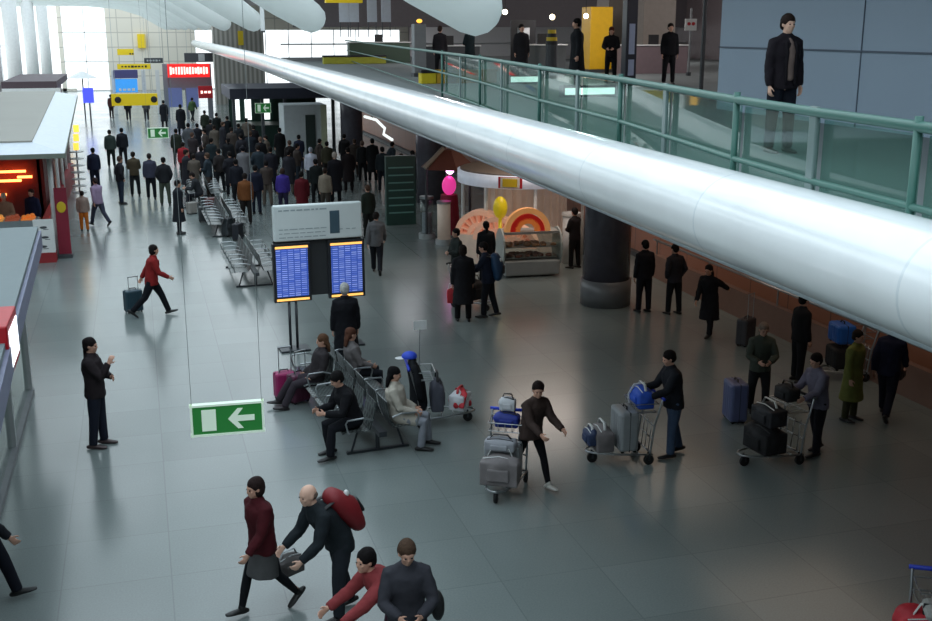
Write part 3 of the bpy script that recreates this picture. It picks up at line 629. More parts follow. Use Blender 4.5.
# pink case left of the bench, teal case of the woman in red
s_ = ground(285, 398); suitcase(s_, R(10), (.36, .24, .46), mat('magenta_case', (150, 36, 92), .5, var=.2), 'magenta cabin suitcase with raised handle at the left end of the bench', .5)
s_ = ground(299, 402); suitcase(s_, R(30), (.36, .24, .5), mat('plum_case', (84, 36, 60), .5, var=.2), 'dark plum suitcase with raised handle next to the magenta one', .45)
# ------------------------------------------------------------------ left kiosks
def frustum(bm, lo, hi, z0, z1, inset):
    A = [(lo[0], lo[1]), (hi[0], lo[1]), (hi[0], hi[1]), (lo[0], hi[1])]; B = [(lo[0] + inset, lo[1] + inset), (hi[0] - inset, lo[1] + inset), (hi[0] - inset, hi[1] - inset), (lo[0] + inset, hi[1] - inset)]
    a = [bm.verts.new((*p, z0)) for p in A]; b = [bm.verts.new((*p, z1)) for p in B]
    bm.faces.new(a[::-1]); bm.faces.new(b)
    for i in range(4): bm.faces.new((a[i], a[(i + 1) % 4], b[(i + 1) % 4], b[i]))
WARM = mat('warm_lamp', (255, 120, 60), .5, emit=5); AMBER = mat('amber_lamp', (255, 190, 70), .5, emit=.9); DRED = mat('dark_red_panel', (84, 26, 26), .5)
def trap(bm, A, B, z0, z1):
    a = [bm.verts.new((*p, z0)) for p in A]; b = [bm.verts.new((*p, z1)) for p in B]
    bm.faces.new(a[::-1]); bm.faces.new(b)
    for i in range(4): bm.faces.new((a[i], a[(i + 1) % 4], b[(i + 1) % 4], b[i]))
k1 = thing('food_kiosk', 'long food kiosk with grey flat roof and white sloping fascia on the far left', 'kiosk', (0, 0, 0))
part('roof', mat('warm_grey_roof', (150, 148, 140), .7, var=.06, scale=.5), k1, lambda b: trap(b, [(-11.1, 32.6), (-2.85, 32.6), (-3.85, 59.1), (-11.1, 59.1)], [(-11.1, 32.6), (-2.85, 32.6), (-3.85, 59.1), (-11.1, 59.1)], 3.34, 3.38))
part('fascia', mat('fascia_white', (206, 214, 222), .35), k1, lambda b: trap(b, [(-11.95, 31.7), (-1.98, 31.7), (-2.9, 60), (-11.95, 60)], [(-11, 32.7), (-2.9, 32.7), (-3.9, 59), (-11, 59)], 3.1, 3.36))
part('fascia_edge', mat('fascia_edge_grey', (110, 118, 108), .5), k1, lambda b: trap(b, [(-11.95, 31.68), (-1.96, 31.68), (-2.88, 60.02), (-11.95, 60.02)], [(-11.95, 31.68), (-1.96, 31.68), (-2.88, 60.02), (-11.95, 60.02)], 2.97, 3.1))
part('counter', mat('counter_grey', (128, 138, 142), .4), k1, lambda b: b2(b, (-11.5, 33.0, 0), (-2.95, 33.7, 1.1)))
part('back_wall', DRED, k1, lambda b: (b2(b, (-11.9, 38.5, 0), (-3.2, 38.7, 2.97)), b2(b, (-3.3, 38.5, 0), (-3.1, 53.6, 2.97))))
part('red_plinth', mat('kiosk_red', (140, 34, 40), .5), k1, lambda b: b2(b, (-3.0, 34.6, 0), (-2.8, 50, .8)))
for px, py, l in ((2, 173, .72), (5, 182, .5), (0, 196, .2), (24, 178, .25)):
    q = at(px, py, 38.3); part('strip_lamp', WARM, k1, lambda b: b2(b, (q.x - .2, 38.25, q.z), (q.x + l, 38.35, q.z + .07)))
for y in (33.2, 38, 43, 48, 53): part('post', WHITE, k1, lambda b: cyl(b, (-2.5 - (y - 33) * .033, y, 0), (-2.5 - (y - 33) * .033, y, 2.97), .07, 12), True)
random.seed(5)
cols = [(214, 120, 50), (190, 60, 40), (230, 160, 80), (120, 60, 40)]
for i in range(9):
    x = -6.75 + i * .42; part('food_tray', mat('food_%d' % (i % 4), cols[i % 4], .6, emit=.5 if i % 2 else .25, bump=.6, var=.5), k1, lambda b: (b2(b, (x, 33.05, 1.1), (x + .36, 33.6, 1.14)), [ell(b, (x + .08 + .1 * j, 33.2 + .14 * (j % 3), 1.18), (.07, .08, .06)) for j in range(3)]))  # food glows a little: orange counter light put into its material
for py in (128, 137, 146):
    q = at(76, py, 41); part('orange_light', AMBER, k1, lambda b: b2(b, (q.x - .09, 40.95, q.z - .14), (q.x + .09, 41.05, q.z + .1)))
g = ground(47, 262)
mb = thing('menu_board', 'white menu board with dark pictures on a red base beside the food kiosk', 'sign board', (g.x, g.y, 0))
part('base', mat('kiosk_red', (140, 34, 40)), mb, lambda b: b2(b, (-.27, -.12, 0), (.27, .3, .28)))
pn = part('panel', WHITE, mb, lambda b: b2(b, (-.27, -.1, .28), (.27, .0, 1.22)), False, .01)
for x, z in ((0, 1.0), (.02, .72), (-.04, .46)): part('picture', DGREY, pn, lambda b: (ell(b, (x, -.102, z), (.1, .008, .035)), box(b, (x + .06, -.102, z - .06), (.14, .006, .015))), True)
g = ground(62, 258)
bn = thing('banner_stand', 'narrow dark red banner with a yellow patch beside the menu board', 'banner', (g.x + .1, g.y + .1, 0))
part('banner', mat('banner_red', (130, 24, 48), .6), bn, lambda b: b2(b, (-.17, -.02, .1), (.17, .02, 2.0)))
part('yellow_patch', YELLOW, bn, lambda b: ell(b, (0, -.03, 1.45), (.13, .012, .16)), True)
part('base', DGREY, bn, lambda b: b2(b, (-.2, -.2, 0), (.2, .2, .1)))
rk = thing('rotating_rack', 'spiral rack of white trays under the kiosk edge lights', 'rack', (-2.35, 44.5, 0))
part('pole', STEEL, rk, lambda b: cyl(b, (0, 0, 0), (0, 0, 1.95), .03))
for k in range(7): part('tray', WHITE, rk, lambda b: cyl(b, (0, 0, .25 + .26 * k), (0, 0, .29 + .26 * k), .26, 20))
k2 = thing('corner_shop', 'near shop unit with grey roof and glass front at the left edge', 'kiosk', (0, 0, 0))
def rf(b, z0, z1, e):
    P = [(-11.9, 8), (-1.5 + e, 8), (-1.56 + e, 11.5), (-1.7 + e, 15.4), (-1.88 + e, 21.6), (-11.9, 21.6)]
    A = [b.verts.new((*p, z0)) for p in P]; B = [b.verts.new((*p, z1)) for p in P]; b.faces.new(A[::-1]); b.faces.new(B)
    for i in range(6): b.faces.new((A[i], A[(i + 1) % 6], B[(i + 1) % 6], B[i]))
part('roof', mat('shop_roof_grey', (112, 124, 126), .6, var=.06), k2, lambda b: rf(b, 2.72, 2.8, -.05))
part('fascia', mat('lavender_fascia', (118, 122, 146), .5), k2, lambda b: rf(b, 2.4, 2.72, 0))
part('glass_front', CGLASS, k2, lambda b: b2(b, (-2.24, 8, .1), (-2.22, 20.2, 2.4)))
part('sill', MGREY, k2, lambda b: b2(b, (-2.34, 8, 0), (-2.14, 20.3, .1)))
for y in (20.2, 17.3, 14.4, 11.5): part('post', LGREY, k2, lambda b: b2(b, (-2.3, y - .06, 0), (-2.16, y + .06, 2.4)))
part('back_wall', MGREY, k2, lambda b: (b2(b, (-11.8, 20.1, 0), (-2.3, 20.3, 2.4)), b2(b, (-5.2, 8, 0), (-5.0, 20, 2.4))))
part('shelf_unit', WHITE, k2, lambda b: [b2(b, (-3.4, 9, .5 + .5 * k), (-2.9, 19, .54 + .5 * k)) for k in range(3)])
sg = thing('light_box_sign', 'red box sign with a glowing white face on the near shop front', 'sign', (-1.73, 13.35, .78))
part('casing', RED, sg, lambda b: b2(b, (-.12, 0, 1.58), (.09, 1.05, 2.22)), False, .02)
part('lit_face', mat('lit_white', (240, 244, 250), .4, emit=1.3, var=.03), sg, lambda b: b2(b, (.09, .12, 1.68), (.1, .95, 2.12)))

# ------------------------------------------------------------------ central sweets stall under the tube
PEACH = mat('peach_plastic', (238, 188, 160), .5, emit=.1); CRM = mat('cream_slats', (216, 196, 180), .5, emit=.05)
sx, sy = 10.55, 30.0
sl = thing('sweets_stall', 'round sweets stall with white curved fascia, peach slatted back and glass counter', 'stall', (sx, sy, 0))
def ring(b, r0, r1, z0, z1, a0, a1, n=24, c=(0, 0)):
    A = []
    for i in range(n + 1):
        a = R(a0 + (a1 - a0) * i / n); cs, sn = math.cos(a), math.sin(a)
        A.append([b.verts.new((c[0] + r * cs, c[1] + r * sn, z)) for r, z in ((r0, z0), (r1, z0), (r1, z1), (r0, z1))])
    for p, q in zip(A, A[1:]):
        for k in range(4): b.faces.new((p[k], p[(k + 1) % 4], q[(k + 1) % 4], q[k]))
    b.faces.new(A[0]); b.faces.new(A[-1][::-1])
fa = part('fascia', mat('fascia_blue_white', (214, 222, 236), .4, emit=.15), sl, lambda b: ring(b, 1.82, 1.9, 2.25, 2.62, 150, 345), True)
part('canopy', mat('canopy_taupe', (110, 100, 92), .6), sl, lambda b: cyl(b, (0, 0, 2.56), (0, 0, 2.66), 1.82, 40))
def emb(b, a, w, z0, z1, r): ring(b, r, r + .02, z0, z1, a - w, a + w, 8)
part('red_emblem', RED, fa, lambda b: emb(b, 240, 10, 2.27, 2.6, 1.9)); part('white_emblem', WHITE, fa, lambda b: emb(b, 240, 8, 2.285, 2.585, 1.92)); part('yellow_emblem', YELLOW, fa, lambda b: emb(b, 240, 6, 2.32, 2.55, 1.94))
part('slatted_back', CRM, sl, lambda b: [ring(b, 1.2, 1.28, .7, 2.56, a, a + 6, 2) for a in range(195, 340, 12)] + [ring(b, 1.08, 1.14, .1, 2.5, 170, 360)])
sl.scale = (1, 1, .94)
part('plinth', LGREY, sl, lambda b: cyl(b, (0, 0, 0), (0, 0, .12), 1.5, 40))
for a in (170, 215, 262, 330): part('canopy_post', WHITE, sl, lambda b: cyl(b, (1.75 * math.cos(R(a)), 1.75 * math.sin(R(a)), 0), (1.75 * math.cos(R(a)), 1.75 * math.sin(R(a)), 2.56), .05, 12), True)
def wheelpart(c, r):
    w = part('sweet_bin_wheel', PEACH, sl, lambda b: (ring(b, r * .8, r, -.2, .2, 0, 180, 20, (0, 0)), ring(b, r * .35, r * .5, -.2, .2, 0, 180, 16), [box(b, (r * .62 * math.cos(R(a)), r * .62 * math.sin(R(a)), 0), (r * .62, .03, .4), Matrix.Rotation(R(a), 4, 'Z')) for a in range(0, 181, 20)]))
    w.rotation_euler = (R(90), 0, R(-32)); w.location = c
    f = part('bin_backs', BINS, w, lambda b: ring(b, r * .3, r * .95, -.22, -.1, 0, 180, 20)); return w
for p, r in (((-1.55, -.95, .85), .72), ((-1.2, -1.4, .75), .68), ((-.85, -1.85, .6), .64)): wheelpart(p, r)
for p in ((-1.55, -.95, .42), (-1.2, -1.4, .37), (-.85, -1.85, .3)): part('bin_base', CRM, sl, lambda b: box(b, p, (1.3, .4, p[2] * 2), Matrix.Rotation(R(-32), 4, 'Z')), False, .03)
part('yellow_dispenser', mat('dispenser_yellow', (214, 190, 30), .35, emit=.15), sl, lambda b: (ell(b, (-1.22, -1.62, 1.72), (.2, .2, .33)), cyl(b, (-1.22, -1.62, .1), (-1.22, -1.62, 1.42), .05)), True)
dc = thing('glass_display_case', 'curved glass display case of sweets with a rainbow arch on top, front of the stall', 'display case', (9.72, 27.1, 0), R(-4))
part('base', mat('case_base', (156, 158, 156), .4), dc, lambda b: b2(b, (-.75, -.4, .05), (.75, .45, .45)), False, .04)
part('glass', CGLASS, dc, lambda b: loft(b, [(-.74, 0, .8), (.74, 0, .8)], [(.4, .38)] * 2, ref=(0, 1, 0), seg=24, round0=False, round1=False))
random.seed(9)
for k in range(2):
    sh = part('shelf', STEEL, dc, lambda b: b2(b, (-.7, -.3, .5 + .28 * k), (.7, .3, .52 + .28 * k)))
    part('sweets', mat('sweets_%d' % k, [(120, 70, 56), (176, 120, 80)][k], .6, var=.8, scale=30), sh, lambda b: [ell(b, (random.uniform(-.62, .62), random.uniform(-.24, .24), .55 + .28 * k), (.08, .08, .05)) for _ in range(26)])['kind'] = 'stuff'
for s in (1, -1): part('side_panel', mat('case_side', (168, 176, 172), .4), dc, lambda b: loft(b, [(s * .76, 0, .75), (s * .8, 0, .75)], [(.46, .52)] * 2, ref=(0, 1, 0), seg=24, round0=False, round1=False))
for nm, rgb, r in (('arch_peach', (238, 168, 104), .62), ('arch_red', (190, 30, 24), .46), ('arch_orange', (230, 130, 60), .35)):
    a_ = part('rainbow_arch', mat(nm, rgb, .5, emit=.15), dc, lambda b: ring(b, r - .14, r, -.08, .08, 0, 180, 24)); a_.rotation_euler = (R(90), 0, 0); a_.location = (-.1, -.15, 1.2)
part('lid', mat('case_top', (150, 150, 146), .5), dc, lambda b: b2(b, (-.74, -.3, 1.14), (.74, .35, 1.2)))
g = ground(556, 262); wt = thing('white_tub', 'pale round tub standing behind the display case', 'tub', (g.x + .35, g.y - .2, 0)); part('tub', WHITE, wt, lambda b: cyl(b, (0, 0, 0), (0, 0, 1.35), .24, 20), True); part('lid', WHITE, wt, lambda b: cyl(b, (0, 0, 1.35), (0, 0, 1.42), .27, 20))
for px, lab in ((427, 'left of the two clear cylinder dispensers by the pink globe'), (444, 'right of the two clear dispensers by the pink globe, with a cream front')):
    g = ground(px, 238 + (px - 427) * .35); dcy = thing('sweet_dispenser', lab, 'dispenser', (g.x, g.y, 0), 0, 'clear sweet dispensers')
    part('base', LGREY, dcy, lambda b: cyl(b, (0, 0, 0), (0, 0, .16), .26, 20)); part('tube', CGLASS if px < 430 else CRM, dcy, lambda b: cyl(b, (0, 0, .16), (0, 0, 1.25), .2, 20), True); part('cap', STEEL, dcy, lambda b: cyl(b, (0, 0, 1.25), (0, 0, 1.32), .22, 20))
    part('fill', mat('fill_grey', (150, 152, 160), .5, var=.6, scale=30), dcy, lambda b: cyl(b, (0, 0, .17), (0, 0, .8), .15, 16))
gm = thing('gumball_machine', 'glowing pink globe machine under a brown roof at the left of the stall', 'sweet machine', (9.05, 32.6, .18))
part('body', mat('machine_red', (150, 30, 60), .5), gm, lambda b: cyl(b, (0, 0, 0), (0, 0, 1.22), .36, 20, .26)); part('globe', mat('pink_globe', (226, 60, 150), .4, emit=.5), gm, lambda b: ell(b, (0, 0, 1.5), (.22, .22, .3)), True)
part('lamp', mat('pink_lamp', (255, 180, 245), .4, emit=3), gm, lambda b: ell(b, (0, -.1, 2.0), (.13, .13, .15)), True); part('roof', mat('brown_roof', (96, 52, 42), .6), gm, lambda b: cyl(b, (0, 0, 2.05), (0, 0, 2.6), .9, 6, .25)); part('trim', mat('stone_trim', (140, 130, 120), .6), gm, lambda b: cyl(b, (-.85, -.3, 2.1), (-.2, -.1, 2.66), .07))
for s in (1, -1): part('roof_post', DGREY, gm, lambda b: cyl(b, (s * .7, .1, 0), (s * .7, .1, 2.1), .04))
ps = thing('postcard_rack', 'green rack of cards left of the brown roofed sweet machine', 'rack', (8.2, 35.6, 0)); part('frame', mat('rack_green', (40, 74, 66), .5), ps, lambda b: b2(b, (-.5, -.1, 0), (.5, .1, 2.3)))
for k in range(7): part('card_row', mat('card_teal', (110, 160, 150), .5), ps, lambda b: b2(b, (-.42, -.14, .4 + .25 * k), (.42, -.1, .44 + .25 * k)))

# ------------------------------------------------------------------ dark booths and cabins at the back under the tube
bt = thing('dark_booth', 'dark canopied booth with bright white windows behind the waiting crowd', 'booth', (0, 0, 0))
part('canopy', mat('booth_navy', (34, 38, 52), .5), bt, lambda b: b2(b, (4.7, 60, 2.75), (10.5, 66, 3.3)))
part('body', mat('booth_green', (26, 56, 48), .5), bt, lambda b: (b2(b, (5.2, 62, 0), (9.5, 65, 1.2)), b2(b, (5.0, 65, 0), (10, 65.2, 2.75))))
for x in (4.9, 6.4, 7.6, 10.2): part('post', DGREY, bt, lambda b: b2(b, (x - .08, 60.2, 0), (x + .08, 60.4, 2.75)))
LW = mat('lit_window_white', (240, 246, 246), .5, emit=1.1, var=.02)
for x0, x1 in ((5.35, 5.6), (5.9, 6.25), (6.9, 7.3)): part('lit_window', LW, bt, lambda b: b2(b, (x0, 64.9, 1.3), (x1, 64.98, 2.65)))
cb = thing('grey_cabin', 'pale grey cabin with a dark doorway behind the crowd under the tube', 'cabin', (0, 0, 0))
part('walls', mat('cabin_pale', (186, 194, 196), .5), cb, lambda b: b2(b, (7.1, 57, 0), (9.3, 59, 2.6)), False, .04)
part('doorway', mat('cabin_door', (34, 52, 48), .5), cb, lambda b: b2(b, (8.2, 56.94, 0), (8.7, 57.0, 2.1))); part('end_panel', mat('cabin_cream', (186, 192, 160), .5), cb, lambda b: b2(b, (9.0, 56.93, 0), (9.3, 57.0, 2.6)))
ad = thing('advert_panel', 'pale lit panel frame tilted below the tube near its middle', 'sign', (0, 0, 0))
p = at(372, 120, 38); part('frame', mat('advert_lit', (226, 232, 230), .4, emit=.8), ad, lambda b: loft(b, [p + Vector((-.25, 0, .12)), p + Vector((.15, 0, .0)), p + Vector((.45, 0, -.3)), p + Vector((.4, 0, -.5)), p + Vector((.7, 0, -.7))], [.05] * 5, seg=8)); part('hanger', DGREY, ad, lambda b: cyl(b, p, p + Vector((0, 0, max(.2, 4.4 - p.z))), .03))
# ------------------------------------------------------------------ far signs
def hung(name, lab, cat, x0, x1, y0, y1, Y, m, dep=.25, extra=None, hang=True):
    a, b = at(x0, y0, Y), at(x1, y1, Y); t = thing(name, lab, cat, ((a.x + b.x) / 2, Y, (a.z + b.z) / 2)); w, h = abs(b.x - a.x), abs(a.z - b.z)
    part('panel', m, t, lambda bb: box(bb, (0, 0, 0), (w, dep, h)))
    if extra: extra(t, w, h)
    if hang:
        for s in (1, -1): part('hanger', LGREY, t, lambda bb: cyl(bb, (s * w * .4, 0, h / 2), (s * w * .4, 0, max(h / 2 + .3, 8.4 - t.location.z)), .012, 6))
    return t
YS = mat('sign_yellow', (214, 186, 20), .5, emit=.15, var=.04)
def bars(m, n, z=0, hh=.3, x0=-.4, x1=.4, seed=1, dep=.14):
    def f(t, w, h):
        random.seed(seed)
        def g(b):
            for i in range(n):
                x = (x0 + (x1 - x0) * (i + .5) / n) * w; box(b, (x, -dep, z * h), (w * (x1 - x0) / n * random.uniform(.5, .85), .02, h * hh * random.uniform(.6, 1)))
        part('lettering', m, t, g)
    return f
hung('direction_sign', 'wide yellow direction sign with black symbols, lowest of the far yellow signs', 'sign', 111, 158, 94, 105, 60, YS, extra=lambda t, w, h: [part('symbol', BLACK, t, lambda b: ell(b, (x * w, -.14, 0), (h * .28, .02, h * .28)), True) for x in (-.36, .42)])
hung('direction_sign', 'narrow yellow direction sign with black lettering above the blue far screen', 'sign', 117, 151, 64, 69, 95, YS, extra=bars(BLACK, 8, hh=.4, seed=4), hang=False)
hung('direction_sign', 'small yellow sign highest at the left of the far cream wall', 'sign', 117, 134, 49, 55, 118, YS, extra=bars(BLACK, 2, x0=.2, x1=.5, z=-.3), hang=False)
hung('wall_emblem', 'square yellow and dark emblem high on the far cream wall', 'sign', 137, 146, 34, 48, 124.8, YS, extra=bars(DGREY, 2, hh=.7, seed=5), hang=False, dep=.4)
hung('hanging_board', 'narrow dark hanging board above the narrow yellow sign', 'sign', 144, 163, 58, 63, 100, DGREY, hang=True, extra=bars(LGREY, 5, hh=.4))
hung('hanging_board', 'dark board with a pale patch above the red lit sign', 'sign', 184, 213, 53, 62, 92, DGREY, extra=bars(LGREY, 1, hh=.8, x0=-.1, x1=.3))
hung('led_sign', 'red lit sign with white lettering on the far screen tower', 'sign', 167, 210, 64, 77, 84, mat('led_red', (200, 24, 22), .4, emit=.9), extra=bars(mat('led_letters', (255, 210, 200), .4, emit=1.0), 14, hh=.62, x0=-.46, x1=.46, seed=6), hang=False)
tw = thing('screen_tower', 'grey tower of screens under the red lit sign far down the hall', 'display stand', (0, 85, 0))
a, b_ = at(162, 64, 85), at(214, 120, 85)
part('frame', mat('tower_grey', (120, 128, 136), .5), tw, lambda b: (b2(b, (a.x, 0, 0), (a.x + .35, .5, a.z)), b2(b, (b_.x - .35, 0, 0), (b_.x, .5, a.z)), b2(b, (a.x, .1, 2.0), (b_.x, .5, a.z - .9)), b2(b, ((a.x + b_.x) / 2 - .2, 0, 0), ((a.x + b_.x) / 2, .5, 2.1))))
SB = mat('screen_dusky_blue', (82, 96, 140), .4, emit=.3)
for x0, x1 in ((168, 183), (186, 199)):
    q0, q1 = at(x0, 88, 84.9), at(x1, 107, 84.9); part('screen', SB, tw, lambda b: b2(b, (q0.x, -.1, q1.z), (q1.x, .0, q0.z)))
hung('round_sign', 'round red sign at the right end of the far screen tower', 'sign', 198, 213, 86, 98, 83, RED, extra=bars(mat('led_letters', (255, 210, 200)), 3, hh=.25), hang=False)
hung('blue_screen', 'bright blue screen with white figures above the wide yellow sign', 'screen', 115, 138, 79, 92, 90, mat('screen_cyan', (50, 130, 200), .4, emit=.6), extra=bars(WHITE, 4, z=-.3, hh=.22, dep=.26), hang=False, dep=.5)
hung('dark_screen', 'dark navy screen directly above the bright blue far screen', 'screen', 113, 138, 70, 78, 90, mat('screen_navy', (60, 62, 104), .4, emit=.2), hang=False, dep=.5)
wp = thing('white_post_pair', 'white posts carrying the blue far screens', 'post frame', (0, 90.3, 0))
for px in (113, 143, 157): q0 = at(px, 70, 90.3); part('post', WHITE, wp, lambda b: b2(b, (q0.x - .15, -.1, 0), (q0.x + .15, .1, q0.z)))
# far left shops beyond the kiosk
fs_ = thing('far_left_shop', 'low far shop unit with a brown parasol roof before the bright left window', 'kiosk', (0, 0, 0))
part('roof', mat('shop_brown', (74, 60, 66), .6), fs_, lambda b: b2(b, (-7.7, 72, 2.9), (-4.6, 84, 3.3))); part('white_band', WHITE, fs_, lambda b: b2(b, (-7.7, 71.9, 2.4), (-4.4, 72.1, 2.9))); part('body', mat('shop_plum', (92, 50, 70), .5), fs_, lambda b: b2(b, (-7.6, 72.2, 0), (-5, 83, 2.9)))
part('yellow_lamp', AMBER, fs_, lambda b: b2(b, (-4.35, 71.8, 1.6), (-3.9, 72, 2.5)))
ub = thing('parasol', 'white parasol at the end of the far left shops before the bright window', 'parasol', (-3.7, 86, 0)); part('pole', DGREY, ub, lambda b: cyl(b, (0, 0, 0), (0, 0, 3.2), .05)); part('canopy', WHITE, ub, lambda b: cyl(b, (0, 0, 2.9), (0, 0, 3.4), 1.1, 12, .1))
bl = thing('blue_lit_panel', 'small blue lit panel beneath the white parasol', 'sign', (-3.1, 80, 0)); part('panel', mat('panel_blue', (60, 70, 230), .4, emit=1), bl, lambda b: b2(b, (-.4, -.05, 1.5), (.3, .05, 2.5))); part('post', DGREY, bl, lambda b: cyl(b, (0, 0, 0), (0, 0, 1.5), .05))

# ------------------------------------------------------------------ upper floor fittings
ZU = 4.75
cl = thing('clad_wall', 'ribbed grey clad block on the far upper floor behind the third beam', 'wall block', (0, 0, 0))
a, b_ = at(212, 28, 100), at(262, 30, 100); part('cladding', CORR, cl, lambda b: b2(b, (a.x, 99, 0), (b_.x, 101, a.z + .5)))
p = at(241, 38, 98.9); part('yellow_notice', YELLOW, cl, lambda b: b2(b, (p.x - .25, 98.9, p.z - .6), (p.x + .25, 98.98, p.z + .6)))
ws = thing('white_hanging_strip', 'tall narrow white strip hanging at the left of the second beam', 'banner', (0, 0, 0)); a, b_ = at(261, 31, 24), at(265, 31, 24)
part('strip', mat('strip_white', (240, 242, 240), .5), ws, lambda b: b2(b, (a.x, 24, a.z), (b_.x, 24.05, 9.3))); part('end_bar', DSTEEL, ws, lambda b: b2(b, (a.x, 23.98, a.z - .03), (b_.x, 24.07, a.z)))
bm = NB(); b2(bm, (7.9, 58, 6.45), (30, 58.2, 8.8)); struct('wall_upper_far', bm, mat('dark_bulkhead', (96, 92, 96), .6))
bm = NB(); cyl(bm, (7.2, 57.9, 5.6), (30, 57.9, 5.6), .04); b2(bm, (7.2, 57.88, 4.75), (30, 57.92, 4.95)); struct('trim_4', bm, MGREY)
for y in (50, 40, 30):
    bm = NB(); b2(bm, (9, y - .3, 8.0), (30, y + .3, 8.8)); struct('ceiling_beam', bm, MGREY)
def upost(px, y1, y0, Y, w, m, lab, cat='column', name='upper_column'):
    q = at(px, y0, Y); o = thing(name, lab, cat, (q.x, Y, ZU)); part('shaft', m, o, lambda b: b2(b, (-w / 2, -w / 2, .12), (w / 2, w / 2, at(px, y1, Y).z - ZU)), False, .02)
    part('foot', DGREY, o, lambda b: b2(b, (-w / 2 - .03, -w / 2 - .03, 0), (w / 2 + .03, w / 2 + .03, .12))); return o
o = upost(419, 24, 60, 38, .42, MGREY, 'grey upstairs pillar with an orange lamp on top, left of the big beam'); part('lamp', AMBER, o, lambda b: ell(b, (0, -.1, at(419, 24, 38).z - ZU + .1), (.1, .1, .07)), True)
upost(650, -30, 70, 42, 1.4, mat('wood_grey', (142, 134, 126), .6), 'wide wood grey upstairs column right of the black pylon'); upost(615, -30, 70, 44, 1.3, mat('wood_grey', (142, 134, 126)), 'wide wood grey upstairs column left of the black pylon')
upost(596, 7, 60, 40, .9, mat('sign_yellow_deep', (206, 160, 20), .5, emit=.1), 'tall orange yellow panel standing upstairs behind the dark coated man', 'panel', 'yellow_panel')
o = upost(628, -30, 76, 30, .34, mat('pylon_navy', (22, 28, 44), .3), 'tall black pylon with pale vertical lettering upstairs', 'pylon', 'sign_pylon')
part('lettering_panel', mat('pylon_pale', (150, 162, 190), .4), o, lambda b: (b2(b, (-.09, -.185, .9), (.09, -.17, 1.75)), b2(b, (-.09, -.185, .3), (.09, -.17, .75)))); 
o = upost(689, 8, 60, 36, .07, MGREY, 'red and white notice on a post upstairs, left of the blue grey wall', 'sign', 'notice_post'); part('notice', WHITE, o, lambda b: b2(b, (-.25, -.06, 1.55), (.2, -.03, 1.95))); part('red_mark', RED, o, lambda b: (ell(b, (-.1, -.065, 1.78), (.07, .01, .06)), ell(b, (.07, -.065, 1.78), (.07, .01, .06))))
upost(701, -20, 88, 25, .09, DGREY, 'thin dark pole upstairs beside the blue grey wall', 'pole', 'thin_pole')
BN = mat('banner_grey', (196, 204, 216), .5)
for i, px in enumerate((344, 354, 372, 386)):
    q = at(px, 12, 46); o = thing('grey_banner', ['first from the left of four grey hanging banners upstairs', 'second from the left of four grey hanging banners upstairs', 'third from the left of four grey hanging banners upstairs', 'rightmost of four grey hanging banners upstairs'][i], 'banner', (q.x, 46, q.z), 0, 'grey banners upstairs')
    part('cloth', BN, o, lambda b: b2(b, (-.2, -.02, -.4), (.2, .02, .55))); part('rod', DGREY, o, lambda b: (cyl(b, (-.16, 0, -.4), (-.16, 0, -1.0), .02), cyl(b, (.16, 0, -.4), (.16, 0, -1.0), .02), cyl(b, (0, 0, .55), (0, 0, 8.8 - q.z), .02)))
hung('direction_sign', 'yellow sign cut off by the top edge above the grey banners', 'sign', 325, 362, -8, 3, 44, YS, extra=bars(BLACK, 6, hh=.3))
def counter(px, yb, Y, w, h, m, lab, cat='counter', top=WHITE):
    q = at(px, yb, Y); o = thing('service_counter', lab, cat, (q.x, Y, ZU)); part('front', m, o, lambda b: b2(b, (-w / 2, 0, 0), (w / 2, .6, h - .05))); part('worktop', top, o, lambda b: b2(b, (-w / 2 - .05, -.05, h - .05), (w / 2 + .05, .65, h)), False, .01)
    part('screen', BLACK, o, lambda b: b2(b, (-.2, .2, h), (.2, .26, h + .35))); return o
counter(545, 60, 36, 1.5, 1.1, MGREY, 'grey counter with pale stripes under the striped lamp upstairs'); counter(655, 70, 38, 2.6, 1.05, mat('counter_taupe', (120, 104, 108), .5), 'long taupe counter upstairs right of the pylon'); counter(450, 55, 42, 2.4, 1.0, DGREY, 'dark counter upstairs left of the big beam tip'); counter(380, 55, 54, 3, 1.0, mat('counter_green', (50, 72, 56), .5), 'dark green counter below the hanging banners upstairs')
lh = thing('striped_lamp', 'black and yellow striped lantern with a lit bulb upstairs', 'lamp', (at(555, 40, 35).x, 35.3, ZU)); part('stand', DGREY, lh, lambda b: cyl(b, (0, 0, 0), (0, 0, 1.1), .2))
for k in range(4): part('band', YELLOW if k % 2 else BLACK, lh, lambda b: cyl(b, (0, 0, 1.1 + .12 * k), (0, 0, 1.22 + .12 * k), .2 - .02 * k, 16))
BULB = mat('bulb', (255, 236, 190), .4, emit=6)
part('bulb', BULB, lh, lambda b: ell(b, (0, 0, at(555, 17, 35.3).z - ZU), (.09, .09, .09)), True)
pl = thing('poster_stand', 'dark poster upstairs with a pale bird-like shape, right of the big beam tip', 'poster', (at(530, 45, 36.5).x, 37.2, ZU)); part('board', BLACK, pl, lambda b: b2(b, (-.45, 0, .1), (.45, .06, 1.9))); part('pale_shape', LGREY, pl, lambda b: (ell(b, (0, -.01, .75), (.3, .015, .16)), ell(b, (-.15, -.01, .95), (.1, .015, .2)), box(b, (0, -.01, 1.45), (.45, .02, .4))), True); part('foot', DGREY, pl, lambda b: b2(b, (-.5, -.15, 0), (.5, .2, .1)))
